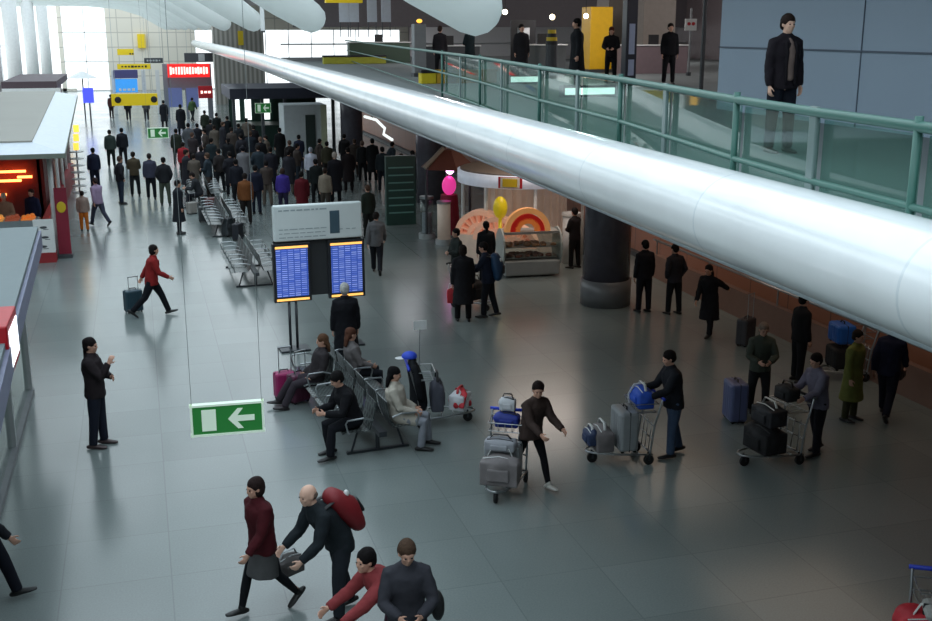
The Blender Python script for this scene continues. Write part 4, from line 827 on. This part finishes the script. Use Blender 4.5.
for px, py, lab in ((586, 16, 'bright round bulb upstairs beside the yellow panel'), (505, 12, 'bright lamp upstairs behind the big beam tip')):
    q = at(px, py, 33); o = thing('pendant_lamp', lab, 'lamp', q, 0, 'small lamps upstairs'); part('bulb', BULB, o, lambda b: ell(b, (0, 0, 0), (.08, .08, .08)), True); part('cord', BLACK, o, lambda b: cyl(b, (0, 0, .07), (0, 0, 8.8 - q.z), .01, 6))
for px, w, col, lab in ((445, .7, (190, 150, 40), 'yellow crate on the upper floor behind the glass, left of the grey post'), (470, 1.6, (168, 118, 40), 'long ochre crate on the upper floor behind the glass'), (428, .5, (210, 190, 30), 'small yellow box on the upper floor nearest the grey pillar'), (355, 3.0, (150, 150, 40), 'row of olive yellow planters on the far upper floor')):
    Y = 33 if px > 400 else 53; q = at(px, 86, Y); o = thing('crate', lab, 'crate', (q.x, Y, ZU)); part('body', mat('crate_%d' % px, col, .6), o, lambda b: b2(b, (-w / 2, -.2, 0), (w / 2, .2, .32)), False, .02); part('lid', BLACK if px < 440 else mat('crate_%d' % px, col), o, lambda b: b2(b, (-w / 2 - .02, -.22, .32), (w / 2 + .02, .22, .4)))
# window reflections in the balustrade glass, imitated by glowing boxes behind it
for px, py, Y, w, lab in ((525, 80, 27, .9, 'small glowing box imitating a window reflection, leftmost behind the glass'), (590, 92, 24, 1.3, 'wide glowing box imitating a window reflection behind the middle glass panels')):
    q = ground(px, py, ZU + .12); o = thing('reflection_glow', lab, 'reflection', (q.x, q.y, ZU)); part('lit_face', LW, o, lambda b: b2(b, (-w / 2, -.01, .06), (w / 2, 0, .22))); part('body', DGREY, o, lambda b: b2(b, (-w / 2 - .04, 0, 0), (w / 2 + .04, .3, .28)))
# handrail barrier under the upper floor on the right
br_ = thing('ramp_barrier', 'low grey barrier with a handrail along the brown wall on the right', 'barrier', (0, 0, 0))
part('wall', mat('barrier_brown', (128, 100, 88), .5), br_, lambda b: b2(b, (12.75, 13.5, 0), (12.9, 26, .62))); part('handrail', STEEL, br_, lambda b: cyl(b, (12.82, 13.5, .98), (12.82, 26, .98), .03), True)
for y in (14, 17, 20, 23, 25.8): part('post', STEEL, br_, lambda b: cyl(b, (12.82, y, .62), (12.82, y, .98), .02))
# ------------------------------------------------------------------ people
def gp(px, py): v = ground(px, py); return (v.x, v.y)
# near figures
J1 = lambda *c: ('jacket', c)
person(gp(100, 446), -12, 'chin', 'person standing alone at the left, hand raised to the chin, dark brown jacket', ('jacket', (38, 32, 34)), ('trousers', (30, 34, 46)), ('tail', (26, 20, 20)), (70, 56, 56), 1.76, fine=True)
b, J = person(gp(154, 316), 0, 'pull', 'person in a red top walking right and pulling a teal suitcase', ('jacket', (130, 34, 34)), ('trousers', (18, 20, 26)), ('bob', (30, 24, 24)), (14, 14, 16), 1.7, fine=True)
g = ground(134, 312); suitcase((g.x, g.y, 0), R(20), (.4, .26, .5), mat('teal_case', (34, 62, 74), .5), 'dark teal wheeled suitcase pulled by the person in the red top', .35)
person((ground(2, 604).x - .12, ground(2, 604).y), 0, 'walk', 'person cut off by the left edge with only black trousers and shoes showing', ('jacket', (26, 28, 34)), ('trousers', (20, 22, 32)), ('short', (30, 26, 24)), (30, 30, 30), 1.72, fine=True)
person(gp(266, 612), 205, 'walk2', 'person with a dark bob, burgundy cardigan and grey skirt, walking left at bottom', ('jacket', (66, 18, 24)), ('leggings', (16, 18, 22)), ('bob', (46, 32, 30)), (18, 18, 18), 1.64, fine=True, skirt=(74, 74, 74))
b, J = person(gp(342, 614), 196, 'bend', 'bald person in a dark teal jacket stooping forward with a red rucksack', ('jacket', (30, 36, 40)), ('trousers', (34, 38, 44)), ('bald', (120, 100, 88)), (26, 24, 24), 1.74, fine=True, skin=2)
def rucksack(J, b, m, lab, sc=1):
    R_ = b.matrix_basis; sp = J['spine']; c = sp[6]; d = (sp[8] - sp[4]).normalized(); n = Vector((d.z, 0, -d.x)) * -1
    bm = NB(); loft(bm, [c - d * .3 + n * .22, c - d * .08 + n * .25, c + d * .14 + n * .22], [(.15, .1), (.18, .15), (.15, .11)], seg=16)
    o = obj('rucksack', bm, m, None, True); o.matrix_basis = Matrix.Translation(b.location) @ Matrix.Rotation(b.rotation_euler[2], 4, 'Z'); tag(o, lab, 'rucksack')
    for s in (1, -1): part('shoulder_strap', BLACK, o, lambda bb: loft(bb, [c + d * .16 + n * .2 + Vector((0, s * .1, 0)), sp[9] + Vector((0, s * .13, .05)), sp[7] - n * .15 + Vector((0, s * .13, 0))], [(.03, .012)] * 3, ref=(0, 1, 0), seg=8), True)
    part('front_pocket', BLACK, o, lambda bb: loft(bb, [c - d * .22 + n * .36, c - d * .08 + n * .38], [(.09, .03), (.09, .03)], seg=12), True)
    part('pale_badge', WHITE, o, lambda bb: ell(bb, c + d * .08 + n * .35 + Vector((0, .05, 0)), (.03, .03, .045)), True)
rucksack(J, b, mat('ruck_red', (120, 20, 28), .6, var=.2), 'red and black rucksack on the back of the stooping bald person')
q = ground(290, 596)
bag((q.x, q.y, .28), R(30), (.4, .24, .26), mat('greyish_bag', (92, 88, 86), .7, var=.3, bump=.4), 'grey cloth bag held between the burgundy cardigan person and the bald person', sm=LGREY)
v = ground(364, 558, 1.4); person((v.x + .36, v.y - .02), 192, 'reach', 'person with black hair in a faded red top bending left at the bottom edge', ('jacket', (126, 52, 54)), ('trousers', (60, 34, 48)), ('short', (20, 16, 16)), (30, 26, 26), 1.68, fine=True)
v = ground(406, 537, 1.7); b, J = person((v.x, v.y), -98, 'clasp', 'person with short brown hair in a dark grey jacket clasping hands at the bottom edge', ('jacket', (54, 54, 60)), ('trousers', (40, 36, 44)), ('short', (84, 64, 50)), (30, 26, 26), 1.7, fine=True)
sp = J['spine']; o = obj('shoulder_bag', (lambda bm: (ell(bm, (-.05, .3, .02), (.14, .07, .15)), bm)[1])(NB()), BKB, None, True); o.matrix_basis = Matrix.Translation(b.location) @ Matrix.Rotation(b.rotation_euler[2], 4, 'Z'); tag(o, 'black shoulder bag at the side of the person in the dark grey jacket', 'bag')
part('strap', BLACK, o, lambda bb: loft(bb, [(-.05, .28, .12), (-.12, .14, .45), (.04, .12, .49), (.1, .14, .4)], [(.018, .01)] * 4, seg=8), True)
# trolley pushers
person(gp(530, 485), 288, 'pushwalk', 'person in a brown coat and black leggings pushing the heaped trolley', ('jacket', (62, 50, 46)), ('leggings', (16, 16, 20)), ('tail', (34, 24, 22)), (190, 188, 180), 1.64, fine=True)
tp = rel(T2, r2, (-.88, 0, 0)); person((tp[0], tp[1]), math.degrees(r2), 'push', 'person in a black jacket and blue jeans standing behind the silver case trolley', ('jacket', (30, 32, 38)), ('trousers', (64, 80, 104)), ('short', (26, 20, 20)), (24, 24, 28), 1.68, fine=True)
tp = rel(T3, r3, (-.9, 0, 0)); person((tp[0], tp[1]), math.degrees(r3), 'push', 'person in a lilac grey shirt standing at the black bag trolley on the right', ('jacket', (112, 108, 124)), ('trousers', (28, 28, 34)), ('short', (30, 22, 22)), (24, 24, 26), 1.62, fine=True)
v = ground(757, 412); person((v.x, v.y), 250, 'clasp', 'person in a grey green jacket beside the slate suitcase under the upper floor', ('jacket', (66, 72, 64)), ('trousers', (34, 34, 36)), ('short', (150, 130, 116)), (24, 24, 24), 1.6, fine=True)
person(gp(347, 374), 88, 'stand', 'person with white hair in a long black coat facing the right flight screen', ('coat', (20, 21, 26)), ('trousers', (18, 18, 22)), ('short', (206, 206, 202)), (18, 18, 18), 1.76, fine=True)
# four on the near bench
p = bspot(-1, 4); person(p, 180 + 8, 'sitout', 'seated person with light brown hair, dark coat, far left end of near bench', ('jacket', (48, 44, 46)), ('trousers', (50, 44, 50)), ('long', (104, 74, 54)), (40, 34, 36), 1.68, fine=True)
p = bspot(1, 4); person(p, 5, 'sit', 'seated person in a grey jacket facing right at the far end of the near bench', ('jacket', (104, 100, 100)), ('trousers', (24, 26, 32)), ('long', (96, 62, 48)), (20, 20, 20), 1.68, fine=True)
p = bspot(-1, 0); person(p, 192, 'sitlean', 'seated person in black leaning forward, nearest on the left side of the bench', ('jacket', (20, 20, 24)), ('trousers', (20, 22, 28)), ('short', (20, 18, 18)), (24, 24, 24), 1.76, fine=True)
p = bspot(1, 0); person(p, -20, 'sit', 'seated person with long black hair in a white coat facing right on the near bench', ('coat', (176, 170, 158)), ('trousers', (128, 132, 140)), ('long', (18, 16, 18)), (18, 18, 18), 1.68, fine=True)
# group by the stall
person(gp(463, 321), 80, 'stand', 'person in a long black coat with back turned, holding a red and white carrier bag', ('coat', (28, 28, 32)), ('trousers', (18, 18, 22)), ('bob', (44, 34, 30)), (18, 18, 18), 1.72, fine=True)
g = ground(452, 312); bag((g.x, g.y, .2), R(-10), (.26, .14, .42), RW, 'red carrier bag with a white top held by the person in the long black coat', sm=WHITE, cat='carrier bag')
b, J = person(gp(488, 317), 150, 'push', 'person in a dark blue jacket with a rucksack right of the black coated one', ('jacket', (28, 34, 50)), ('trousers', (22, 24, 30)), ('short', (30, 26, 26)), (18, 18, 18), 1.72, fine=True)
rucksack(J, b, mat('ruck_teal', (26, 60, 92), .6), 'teal blue rucksack on the back of the person near the stall')
person(gp(457, 292), 190, 'folded', 'person in a dark green jacket facing left beyond the black coated one', ('jacket', (42, 48, 46)), ('trousers', (24, 24, 26)), ('short', (30, 24, 24)), (18, 18, 18), 1.6)
person(gp(486, 284), 90, 'stand', 'person in a black jacket standing at the glass display case, back turned', ('jacket', (24, 26, 30)), ('trousers', (18, 20, 26)), ('tail', (22, 20, 20)), (18, 18, 18), 1.62)
T6 = ground(474, 308); trolley(T6, R(-60), 'dark luggage trolley between the people in front of the sweets stall', BLACK)
bag(rel(T6, R(-60), (0, 0, .2)), R(30), (.6, .4, .5), BKB, 'black bag on the trolley between the people in front of the stall')
person(gp(377, 274), 75, 'walk', 'person in a grey jacket walking away right of the display stand', ('jacket', (92, 92, 94)), ('trousers', (24, 26, 32)), ('short', (36, 30, 28)), (18, 18, 18), 1.68, fine=True)
# under the upper floor on the right
person(gp(643, 312), 95, 'stand', 'person in a bulky black jacket just right of the round column', ('jacket', (26, 26, 32)), ('trousers', (22, 22, 28)), ('short', (26, 22, 22)), (16, 16, 16), 1.68, fine=True)
person(gp(673, 314), 100, 'pockets', 'person in a charcoal grey jacket second to the right of the round column', ('jacket', (44, 44, 50)), ('trousers', (26, 28, 32)), ('short', (28, 22, 22)), (16, 16, 16), 1.62, fine=True)
person(gp(708, 336), 215, 'trail', 'person in a black coat pulling something by a long handle near the ramp barrier', ('coat', (22, 22, 26)), ('trousers', (20, 20, 24)), ('long', (30, 22, 22)), (16, 16, 16), 1.58, fine=True)
g = ground(629, 306); bag((g.x + .28, g.y - .05, .5), R(10), (.26, .14, .4), mat('bag_yellow', (190, 180, 40), .5), 'yellow carrier bag held beside the round column', cat='carrier bag')
g = ground(745, 345); suitcase((g.x, g.y, 0), R(30), (.4, .26, .55), mat('dull_case', (52, 50, 54), .6), 'dark suitcase trailing behind the black coated person by the barrier', .55)
person(gp(849, 420), -60, 'stand', 'person in a long olive coat under the tube on the right', ('coat', (104, 108, 56)), ('trousers', (60, 60, 40)), ('short', (40, 32, 28)), (30, 26, 24), 1.3 * 1.2, fine=True)
person(gp(884, 418), 40, 'walk', 'person in a navy jacket walking away with a black bag, far right', ('jacket', (30, 34, 54)), ('trousers', (24, 26, 38)), ('short', (30, 24, 24)), (16, 16, 16), 1.68, fine=True)
g = ground(897, 404); bag((g.x, g.y, .45), R(40), (.32, .16, .28), mat('bag_dark_brown', (44, 34, 34), .6), 'dark brown handbag held by the navy jacket person, far right', cat='handbag')
T7 = ground(838, 378); trolley(T7, R(170), 'luggage trolley with a bright blue case under the tube on the right', BLACK)
suitcase(rel(T7, R(170), (0, 0, .2)), R(80), (.5, .4, .4), BKB, 'black case at the bottom of the blue case trolley on the right')
suitcase(rel(T7, R(170), (0, 0, .68)), R(80), (.5, .36, .36), mat('azure_case', (36, 100, 190), .4), 'bright azure blue case on top of the black case on the right')
tp = rel(T7, R(170), (.85, .1, 0)); person((tp[0], tp[1]), 0, 'stand', 'person in black partly hidden left of the bright azure case', ('jacket', (20, 20, 24)), ('trousers', (18, 18, 22)), ('short', (24, 20, 20)), (16, 16, 16), 1.66)
person(gp(574, 268), 120, 'folded', 'person in dark clothes standing right of the sweets stall', ('jacket', (30, 26, 28)), ('trousers', (22, 22, 24)), ('short', (28, 22, 22)), (16, 16, 16), 1.66)
# upstairs
v = at(778, 148, 13.0); b, J = person((v.x, 13.0, 4.75), -88, 'stand', 'person in an open dark jacket and taupe shirt before the blue grey upper wall', ('jacket', (30, 26, 32)), ('trousers', (24, 28, 38)), ('short', (44, 32, 28)), (20, 20, 22), 1.78, fine=True, skin=2)
o = part('shirt_front', cloth((120, 104, 98)), b, lambda bb: loft(bb, [J['spine'][k] + Vector((.134 + dx, 0, 0)) for k, dx in ((1, .012), (4, .0), (7, .012), (9, -.03))] + [J['neck0'] + Vector((.05, 0, .03))], [(.055, .03), (.058, .03), (.055, .03), (.045, .03), (.03, .03)], seg=12), True)
for s in (1, -1): part('lapel', cloth((24, 21, 26)), b, lambda bb: loft(bb, [J['spine'][k] + Vector((.148 + dx, s * .068, 0)) for k, dx in ((0, .02), (4, .0), (7, .01), (9, -.02))], [(.022, .02)] * 4, seg=8), True)
def U(px, Y, hd, pose, lab, top, legs, hair, h=1.72, **k):
    v = at(px, 60, Y); return person((v.x, Y, 4.75), hd, pose, lab, top, legs, hair, (16, 16, 16), h, **k)
U(669, 30.5, -100, 'stand', 'upstairs person in a black suit with a pale tie, right of the black pylon', ('jacket', (24, 24, 28)), ('trousers', (20, 20, 24)), ('short', (40, 30, 26)), 1.76)
U(611, 32, -120, 'clasp', 'upstairs person in a black jacket with long red brown hair left of the pylon', ('jacket', (26, 24, 26)), ('trousers', (18, 18, 22)), ('long', (110, 62, 44)), 1.66)
U(577, 27.5, 170, 'stand', 'large upstairs person in a black coat in front of the yellow panel', ('coat', (24, 26, 30)), ('trousers', (20, 20, 24)), ('short', (24, 20, 20)), 1.86)
U(440, 38, 60, 'stand', 'upstairs person in dark clothes beside the grey pillar with the orange lamp', ('jacket', (40, 36, 40)), ('trousers', (26, 26, 30)), ('short', (60, 44, 38)), 1.7)
U(470, 39, 120, 'folded', 'upstairs person in dark teal below the big beam tip, behind the glass', ('coat', (28, 40, 44)), ('trousers', (22, 26, 28)), ('short', (24, 20, 20)), 1.72)
U(521, 34, -90, 'stand', 'upstairs person in charcoal left of the dark poster', ('coat', (34, 34, 38)), ('trousers', (26, 26, 28)), ('short', (28, 22, 22)), 1.74)
# kiosk staff and passers-by on the left
person((-3.95, 34.6), -90, 'clasp', 'kiosk server in a tan shirt and white cap behind the food trays', ('jacket', (150, 120, 100)), ('trousers', (40, 36, 36)), ('cap', (220, 216, 206)), (20, 20, 20), 1.7)
person((-3.25, 35.4), -120, 'stand', 'kiosk server in a navy shirt at the end of the food counter', ('jacket', (30, 34, 60)), ('trousers', (40, 36, 36)), ('short', (60, 40, 36)), (20, 20, 20), 1.68)
CR = 'people standing and walking in the hall'
C = [  # px, py(feet), heading, pose, top, colour, legs, hair, hair colour, height, label
 (96, 190, 100, 'stand', 'jacket', (26, 30, 50), (24, 26, 40), 'short', (26, 24, 24), 1.7, 'person in a navy jacket standing directly behind the lilac topped one near the kiosk'),
 (100, 226, 130, 'walk', 'jacket', (150, 130, 156), (62, 66, 82), 'short', (60, 46, 44), 1.62, 'person in a lilac top walking beside the child by the kiosk'),
 (85, 231, 90, 'stand', 'jacket', (150, 130, 120), (196, 110, 40), 'short', (50, 40, 36), 1.3, 'child in bright orange trousers beside the lilac topped person'),
 (112, 167, 90, 'stand', 'jacket', (52, 62, 58), (30, 36, 34), 'short', (34, 30, 28), 1.74, 'person in a dull green jacket, left of the pair behind the row of four'),
 (124, 165, 85, 'stand', 'jacket', (28, 30, 36), (26, 28, 34), 'short', (24, 22, 22), 1.76, 'person in black, right of the pair behind the row of four'),
 (122, 204, 20, 'pockets', 'jacket', (30, 30, 36), (34, 44, 60), 'short', (80, 62, 54), 1.78, 'leftmost person in the row of four, dark jacket and blue jeans'),
 (136, 196, 92, 'folded', 'jacket', (70, 62, 48), (30, 32, 34), 'short', (40, 32, 28), 1.72, 'second person in the row of four, olive brown jacket seen from behind'),
 (152, 199, 88, 'stand', 'jacket', (58, 60, 76), (22, 24, 30), 'short', (50, 44, 42), 1.74, 'third person in the row of four, slate blue jacket'),
 (166, 205, 85, 'pockets', 'jacket', (30, 32, 36), (66, 74, 64), 'short', (28, 24, 24), 1.76, 'rightmost person in the row of four, black jacket and pale green trousers'),
 (180, 234, 10, 'stand', 'coat', (30, 34, 40), (24, 26, 32), 'short', (28, 26, 26), 1.72, 'person in a long charcoal coat standing alone beside the farthest bench'),
 (165, 128, 95, 'stand', 'coat', (26, 28, 34), (24, 24, 28), 'short', (24, 22, 22), 1.8, 'distant person in a black coat below the far screens'),
 (182, 136, 95, 'stand', 'coat', (22, 24, 30), (20, 22, 26), 'short', (20, 20, 20), 1.9, 'tall distant person in black at the foot of the screen tower'),
 (193, 122, 60, 'walk', 'jacket', (60, 80, 50), (30, 34, 34), 'short', (30, 26, 26), 1.7, 'small distant person in a green top between the screen tower posts'),
 (206, 140, 80, 'stand', 'jacket', (36, 42, 34), (26, 30, 26), 'short', (28, 24, 24), 1.72, 'distant person in dark olive, leftmost of the three under the round red sign'),
 (218, 144, 90, 'stand', 'jacket', (22, 26, 26), (20, 22, 26), 'short', (22, 20, 20), 1.74, 'distant person in black, middle of the three under the round red sign'),
 (229, 147, 110, 'walk', 'jacket', (24, 30, 34), (22, 26, 32), 'short', (22, 20, 20), 1.7, 'distant person in dark green, rightmost of the three under the round red sign'),
 (129, 121, 90, 'walk', 'jacket', (34, 34, 40), (30, 30, 36), 'short', (26, 24, 24), 1.7, 'tiny distant person in grey below the wide yellow sign, left'),
 (147, 121, 90, 'walk2', 'jacket', (70, 70, 74), (50, 50, 54), 'short', (50, 44, 40), 1.7, 'tiny distant person in pale grey below the wide yellow sign, right'),
 (112, 118, 60, 'stand', 'jacket', (74, 44, 44), (40, 34, 36), 'short', (40, 30, 28), 1.7, 'tiny distant person in dull red left of the wide yellow sign'),
 (178, 166, 80, 'stand', 'jacket', (40, 44, 36), (28, 30, 28), 'short', (30, 26, 24), 1.76, 'person in a dark moss jacket at the left edge of the crowd'),
 (185, 181, 70, 'stand', 'jacket', (146, 36, 44), (36, 30, 32), 'short', (36, 28, 26), 1.66, 'person in a bright red jacket at the left edge of the crowd'),
 (194, 170, 60, 'folded', 'jacket', (48, 42, 44), (30, 28, 30), 'short', (96, 72, 60), 1.72, 'person in brown grey just behind the red jacket in the crowd'),
 (203, 186, 100, 'stand', 'jacket', (34, 34, 40), (26, 26, 30), 'bob', (34, 26, 24), 1.66, 'person in a charcoal jacket and bob right of the red jacket'),
 (201, 208, 170, 'sitlean', 'jacket', (40, 42, 46), (34, 36, 42), 'short', (40, 32, 30), 1.7, 'person sitting low near the farthest bench among luggage'),
 (213, 178, 60, 'stand', 'jacket', (30, 40, 44), (26, 28, 32), 'short', (30, 26, 24), 1.74, 'person in dark teal in the left half of the crowd'),
 (221, 192, 120, 'pockets', 'jacket', (44, 40, 40), (24, 26, 30), 'short', (28, 24, 22), 1.72, 'person in dark taupe left of the tall grey coated one in the crowd'),
 (230, 176, 80, 'stand', 'jacket', (24, 26, 30), (20, 20, 26), 'tail', (24, 20, 20), 1.68, 'person with a ponytail in black before the dark booth'),
 (238, 206, 95, 'stand', 'jacket', (26, 28, 36), (22, 24, 28), 'short', (22, 20, 20), 1.72, 'person in a navy black jacket left of the brown jacket in the crowd'),
 (245, 192, 90, 'stand', 'coat', (112, 112, 116), (60, 62, 66), 'hat', (30, 30, 38), 1.84, 'tall person in a light grey coat and a dark wide hat'),
 (247, 224, 85, 'stand', 'jacket', (108, 66, 36), (34, 30, 30), 'short', (36, 28, 26), 1.7, 'person in a rust brown jacket at the near edge of the crowd'),
 (257, 214, 70, 'stand', 'jacket', (24, 28, 44), (26, 30, 44), 'short', (24, 22, 22), 1.72, 'person in midnight blue right of the rust brown jacket'),
 (262, 176, 95, 'stand', 'jacket', (26, 26, 30), (22, 22, 26), 'short', (130, 104, 90), 1.72, 'person in black with fair hair below the far green exit sign'),
 (272, 192, 88, 'stand', 'coat', (34, 34, 42), (24, 24, 28), 'short', (28, 24, 22), 1.8, 'tall person in a long dark grey coat above the left corner of the header board'),
 (281, 166, 95, 'stand', 'coat', (18, 20, 22), (18, 18, 20), 'short', (18, 18, 18), 1.8, 'person in a black coat left of the pale cabin door'),
 (284, 214, 75, 'stand', 'jacket', (62, 48, 130), (40, 36, 60), 'bob', (74, 58, 50), 1.62, 'person in a bright violet jacket just above the header board'),
 (291, 180, 110, 'stand', 'jacket', (36, 32, 32), (26, 24, 26), 'short', (90, 70, 60), 1.7, 'person in dark brown behind the violet jacket'),
 (300, 172, 85, 'walk', 'jacket', (30, 36, 56), (28, 32, 46), 'short', (24, 22, 22), 1.7, 'person in a blue jacket in front of the pale cabin'),
 (303, 220, 80, 'stand', 'coat', (86, 22, 30), (26, 22, 24), 'short', (24, 20, 20), 1.66, 'person in a dark red coat above the middle of the header board'),
 (312, 190, 92, 'stand', 'jacket', (196, 200, 214), (28, 30, 36), 'short', (190, 194, 206), 1.72, 'person in a white hooded jacket in the middle of the crowd'),
 (317, 205, 95, 'stand', 'jacket', (28, 34, 34), (24, 26, 28), 'short', (24, 22, 22), 1.7, 'person in dark green in front of the white hooded jacket'),
 (326, 214, 60, 'stand', 'jacket', (132, 122, 108), (70, 64, 58), 'short', (60, 46, 40), 1.62, 'person in a beige jacket above the header board picture'),
 (328, 182, 90, 'stand', 'jacket', (62, 60, 46), (34, 32, 30), 'short', (30, 26, 24), 1.72, 'person in an olive jacket left of the white haired tall one'),
 (336, 203, 88, 'stand', 'coat', (24, 24, 30), (20, 20, 24), 'short', (196, 184, 172), 1.9, 'tall white haired person in a black coat, right half of the crowd'),
 (349, 192, 92, 'stand', 'coat', (28, 22, 24), (22, 18, 20), 'short', (24, 20, 20), 1.78, 'person in very dark maroon right of the tall white haired one'),
 (345, 172, 80, 'stand', 'jacket', (26, 26, 28), (20, 20, 22), 'short', (24, 20, 20), 1.72, 'person in black in the shade behind the maroon coat'),
 (363, 182, 95, 'stand', 'jacket', (26, 28, 30), (20, 22, 24), 'short', (110, 88, 78), 1.74, 'fair haired person in the shade under the lit panel'),
 (373, 182, 90, 'stand', 'coat', (24, 26, 28), (18, 20, 22), 'short', (24, 22, 22), 1.84, 'person in a black coat directly below the lit tilted panel'),
 (383, 192, 85, 'stand', 'jacket', (28, 36, 40), (22, 26, 34), 'short', (26, 22, 22), 1.8, 'person in dark teal right of the lit tilted panel'),
 (393, 202, 100, 'walk', 'jacket', (34, 38, 64), (34, 38, 60), 'short', (24, 20, 20), 1.74, 'person in indigo clothes walking at the right of the crowd'),
 (402, 197, 80, 'folded', 'jacket', (128, 122, 118), (28, 24, 26), 'short', (50, 36, 32), 1.68, 'person with pale grey sleeves right of the indigo one'),
 (413, 195, 90, 'stand', 'coat', (26, 24, 28), (20, 20, 22), 'short', (24, 20, 20), 1.74, 'person in a black coat at the right end of the crowd beside the green rack'),
 (369, 238, 110, 'stand', 'jacket', (34, 42, 36), (26, 28, 26), 'short', (92, 70, 58), 1.66, 'person in a dark moss jacket just beyond the right corner of the header board'),
 (212, 152, 85, 'stand', 'jacket', (30, 30, 34), (26, 26, 30), 'short', (24, 22, 22), 1.7, 'person in black in the back row of the crowd, left'),
 (240, 158, 90, 'stand', 'jacket', (34, 36, 40), (22, 24, 26), 'short', (30, 26, 24), 1.72, 'person in charcoal in the back row before the dark booth'),
 (255, 160, 95, 'stand', 'jacket', (30, 28, 32), (24, 22, 24), 'short', (26, 22, 22), 1.72, 'person in dark plum in the back row below the booth windows'),
]
DARK = [(40, 40, 46), (34, 40, 48), (66, 58, 54), (30, 30, 36), (78, 80, 84), (54, 46, 42), (44, 54, 62), (92, 84, 76)]
random.seed(21)
for px, py in ((190, 160), (199, 157), (207, 166), (216, 160), (224, 157), (233, 163), (248, 152), (252, 170), (260, 190), (268, 171), (290, 194), (298, 186), (320, 176), (355, 176), (210, 198), (232, 196), (243, 174), (392, 182), (268, 206), (188, 195), (196, 196)):
    C.append((px, py, random.choice((70, 85, 95, 110, 160, 20)), random.choice(('stand', 'pockets', 'folded')), random.choice(('jacket', 'coat')), random.choice(DARK), random.choice(DARK), 'short', random.choice(((26, 22, 22), (40, 32, 28), (90, 70, 58))), random.uniform(1.62, 1.82), 'person in dark clothes standing deep inside the packed crowd'))
for px, py, hd, pose, tk, tc, lc, hk, hc, h, lab in C:
    person(gp(px, py), hd, pose, lab, (tk, tc), ('trousers', lc), (hk, hc), (16, 16, 18), h, CR if 'deep inside' not in lab else 'people deep inside the packed crowd')
# luggage and a pushchair among the crowd
for i, (px, py, sz, col, lab) in enumerate(((205, 222, (.4, .26, .5), (52, 56, 58), 'dark grey case beside the farthest bench'), (212, 216, (.4, .28, .62), (96, 54, 52), 'dull red case beside the farthest bench'), (192, 214, (.34, .24, .4), (150, 146, 140), 'pale case left of the dull red one'), (229, 236, (.42, .28, .56), (60, 66, 70), 'grey case at the end of the third bench'), (238, 240, (.36, .24, .5), (30, 32, 40), 'black case at the end of the third bench'))):
    g = ground(px, py); suitcase((g.x, g.y, 0), R(15 * i), sz, mat('crowd_case_%d' % i, col, .5), lab, .35 if i % 2 == 0 else 0, group='suitcases standing in the crowd')

# ------------------------------------------------------------------ light: daylight through the glazed roof and windows, and added fill lamps
w = bpy.data.worlds.new('sky'); SC.world = w; w.use_nodes = True; N = w.node_tree.nodes; L = w.node_tree.links
bg = N['Background']; tc = N.new('ShaderNodeTexCoord'); sp_ = N.new('ShaderNodeSeparateXYZ'); L.new(tc.outputs['Generated'], sp_.inputs[0])
cr = N.new('ShaderNodeValToRGB'); cr.color_ramp.elements[0].color = (.9, .97, 1, 1); cr.color_ramp.elements[1].color = (.72, .88, 1, 1)
L.new(sp_.outputs['Z'], cr.inputs[0]); L.new(cr.outputs[0], bg.inputs[0]); bg.inputs[1].default_value = 1.25
def lamp(name, loc, size, power, col=(1, .86, .7), sy=None):
    l = bpy.data.lights.new(name, 'AREA'); l.energy = power; l.color = col; l.shape = 'RECTANGLE'; l.size = size; l.size_y = sy or size
    o = bpy.data.objects.new(name, l); COL.objects.link(o); o.location = loc
for y in (16, 23, 31): lamp('fill_lamp', (11.5, y, 4.36), 3.2, 20, (1, .78, .6), 4)  # added warm fills under the soffit to lift the dark right side
for y in (40, 50): lamp('fill_lamp', (9.5, y, 4.36), 1.2, 20, (.95, .95, 1))  # further unseen fills under the soffit, no fixtures modelled
lamp('fill_lamp', (10.2, 27.2, 4.36), 2.5, 55, (1, .84, .74))  # added fill that brightens the sweets stall
for x, y in ((17, 16), (19, 26), (15, 36), (24, 36), (14, 50), (24, 50)):
    l = bpy.data.lights.new('fill_point_light', 'POINT'); l.energy = 190; l.shadow_soft_size = .4; l.color = (1, .93, .92)  # added fills to lift the dark upstairs walls and ceiling, no fittings modelled
    o = bpy.data.objects.new('fill_point_light', l); COL.objects.link(o); o.location = (x, y, 7.6)
lamp('fill_lamp', (-7, 35.5, 2.55), 2, 14, (1, .5, .3))
SC.view_settings.view_transform = 'Standard'; SC.view_settings.look = 'None'; SC.view_settings.gamma = 1; SC.view_settings.exposure = .66
SC.view_settings.use_curve_mapping = False
SC.cycles.use_denoising = True; SC.cycles.max_bounces = 6; SC.cycles.diffuse_bounces = 3; SC.cycles.glossy_bounces = 3; SC.cycles.transparent_max_bounces = 16; SC.cycles.transmission_bounces = 3
SC.cycles.caustics_reflective = False; SC.cycles.caustics_refractive = False
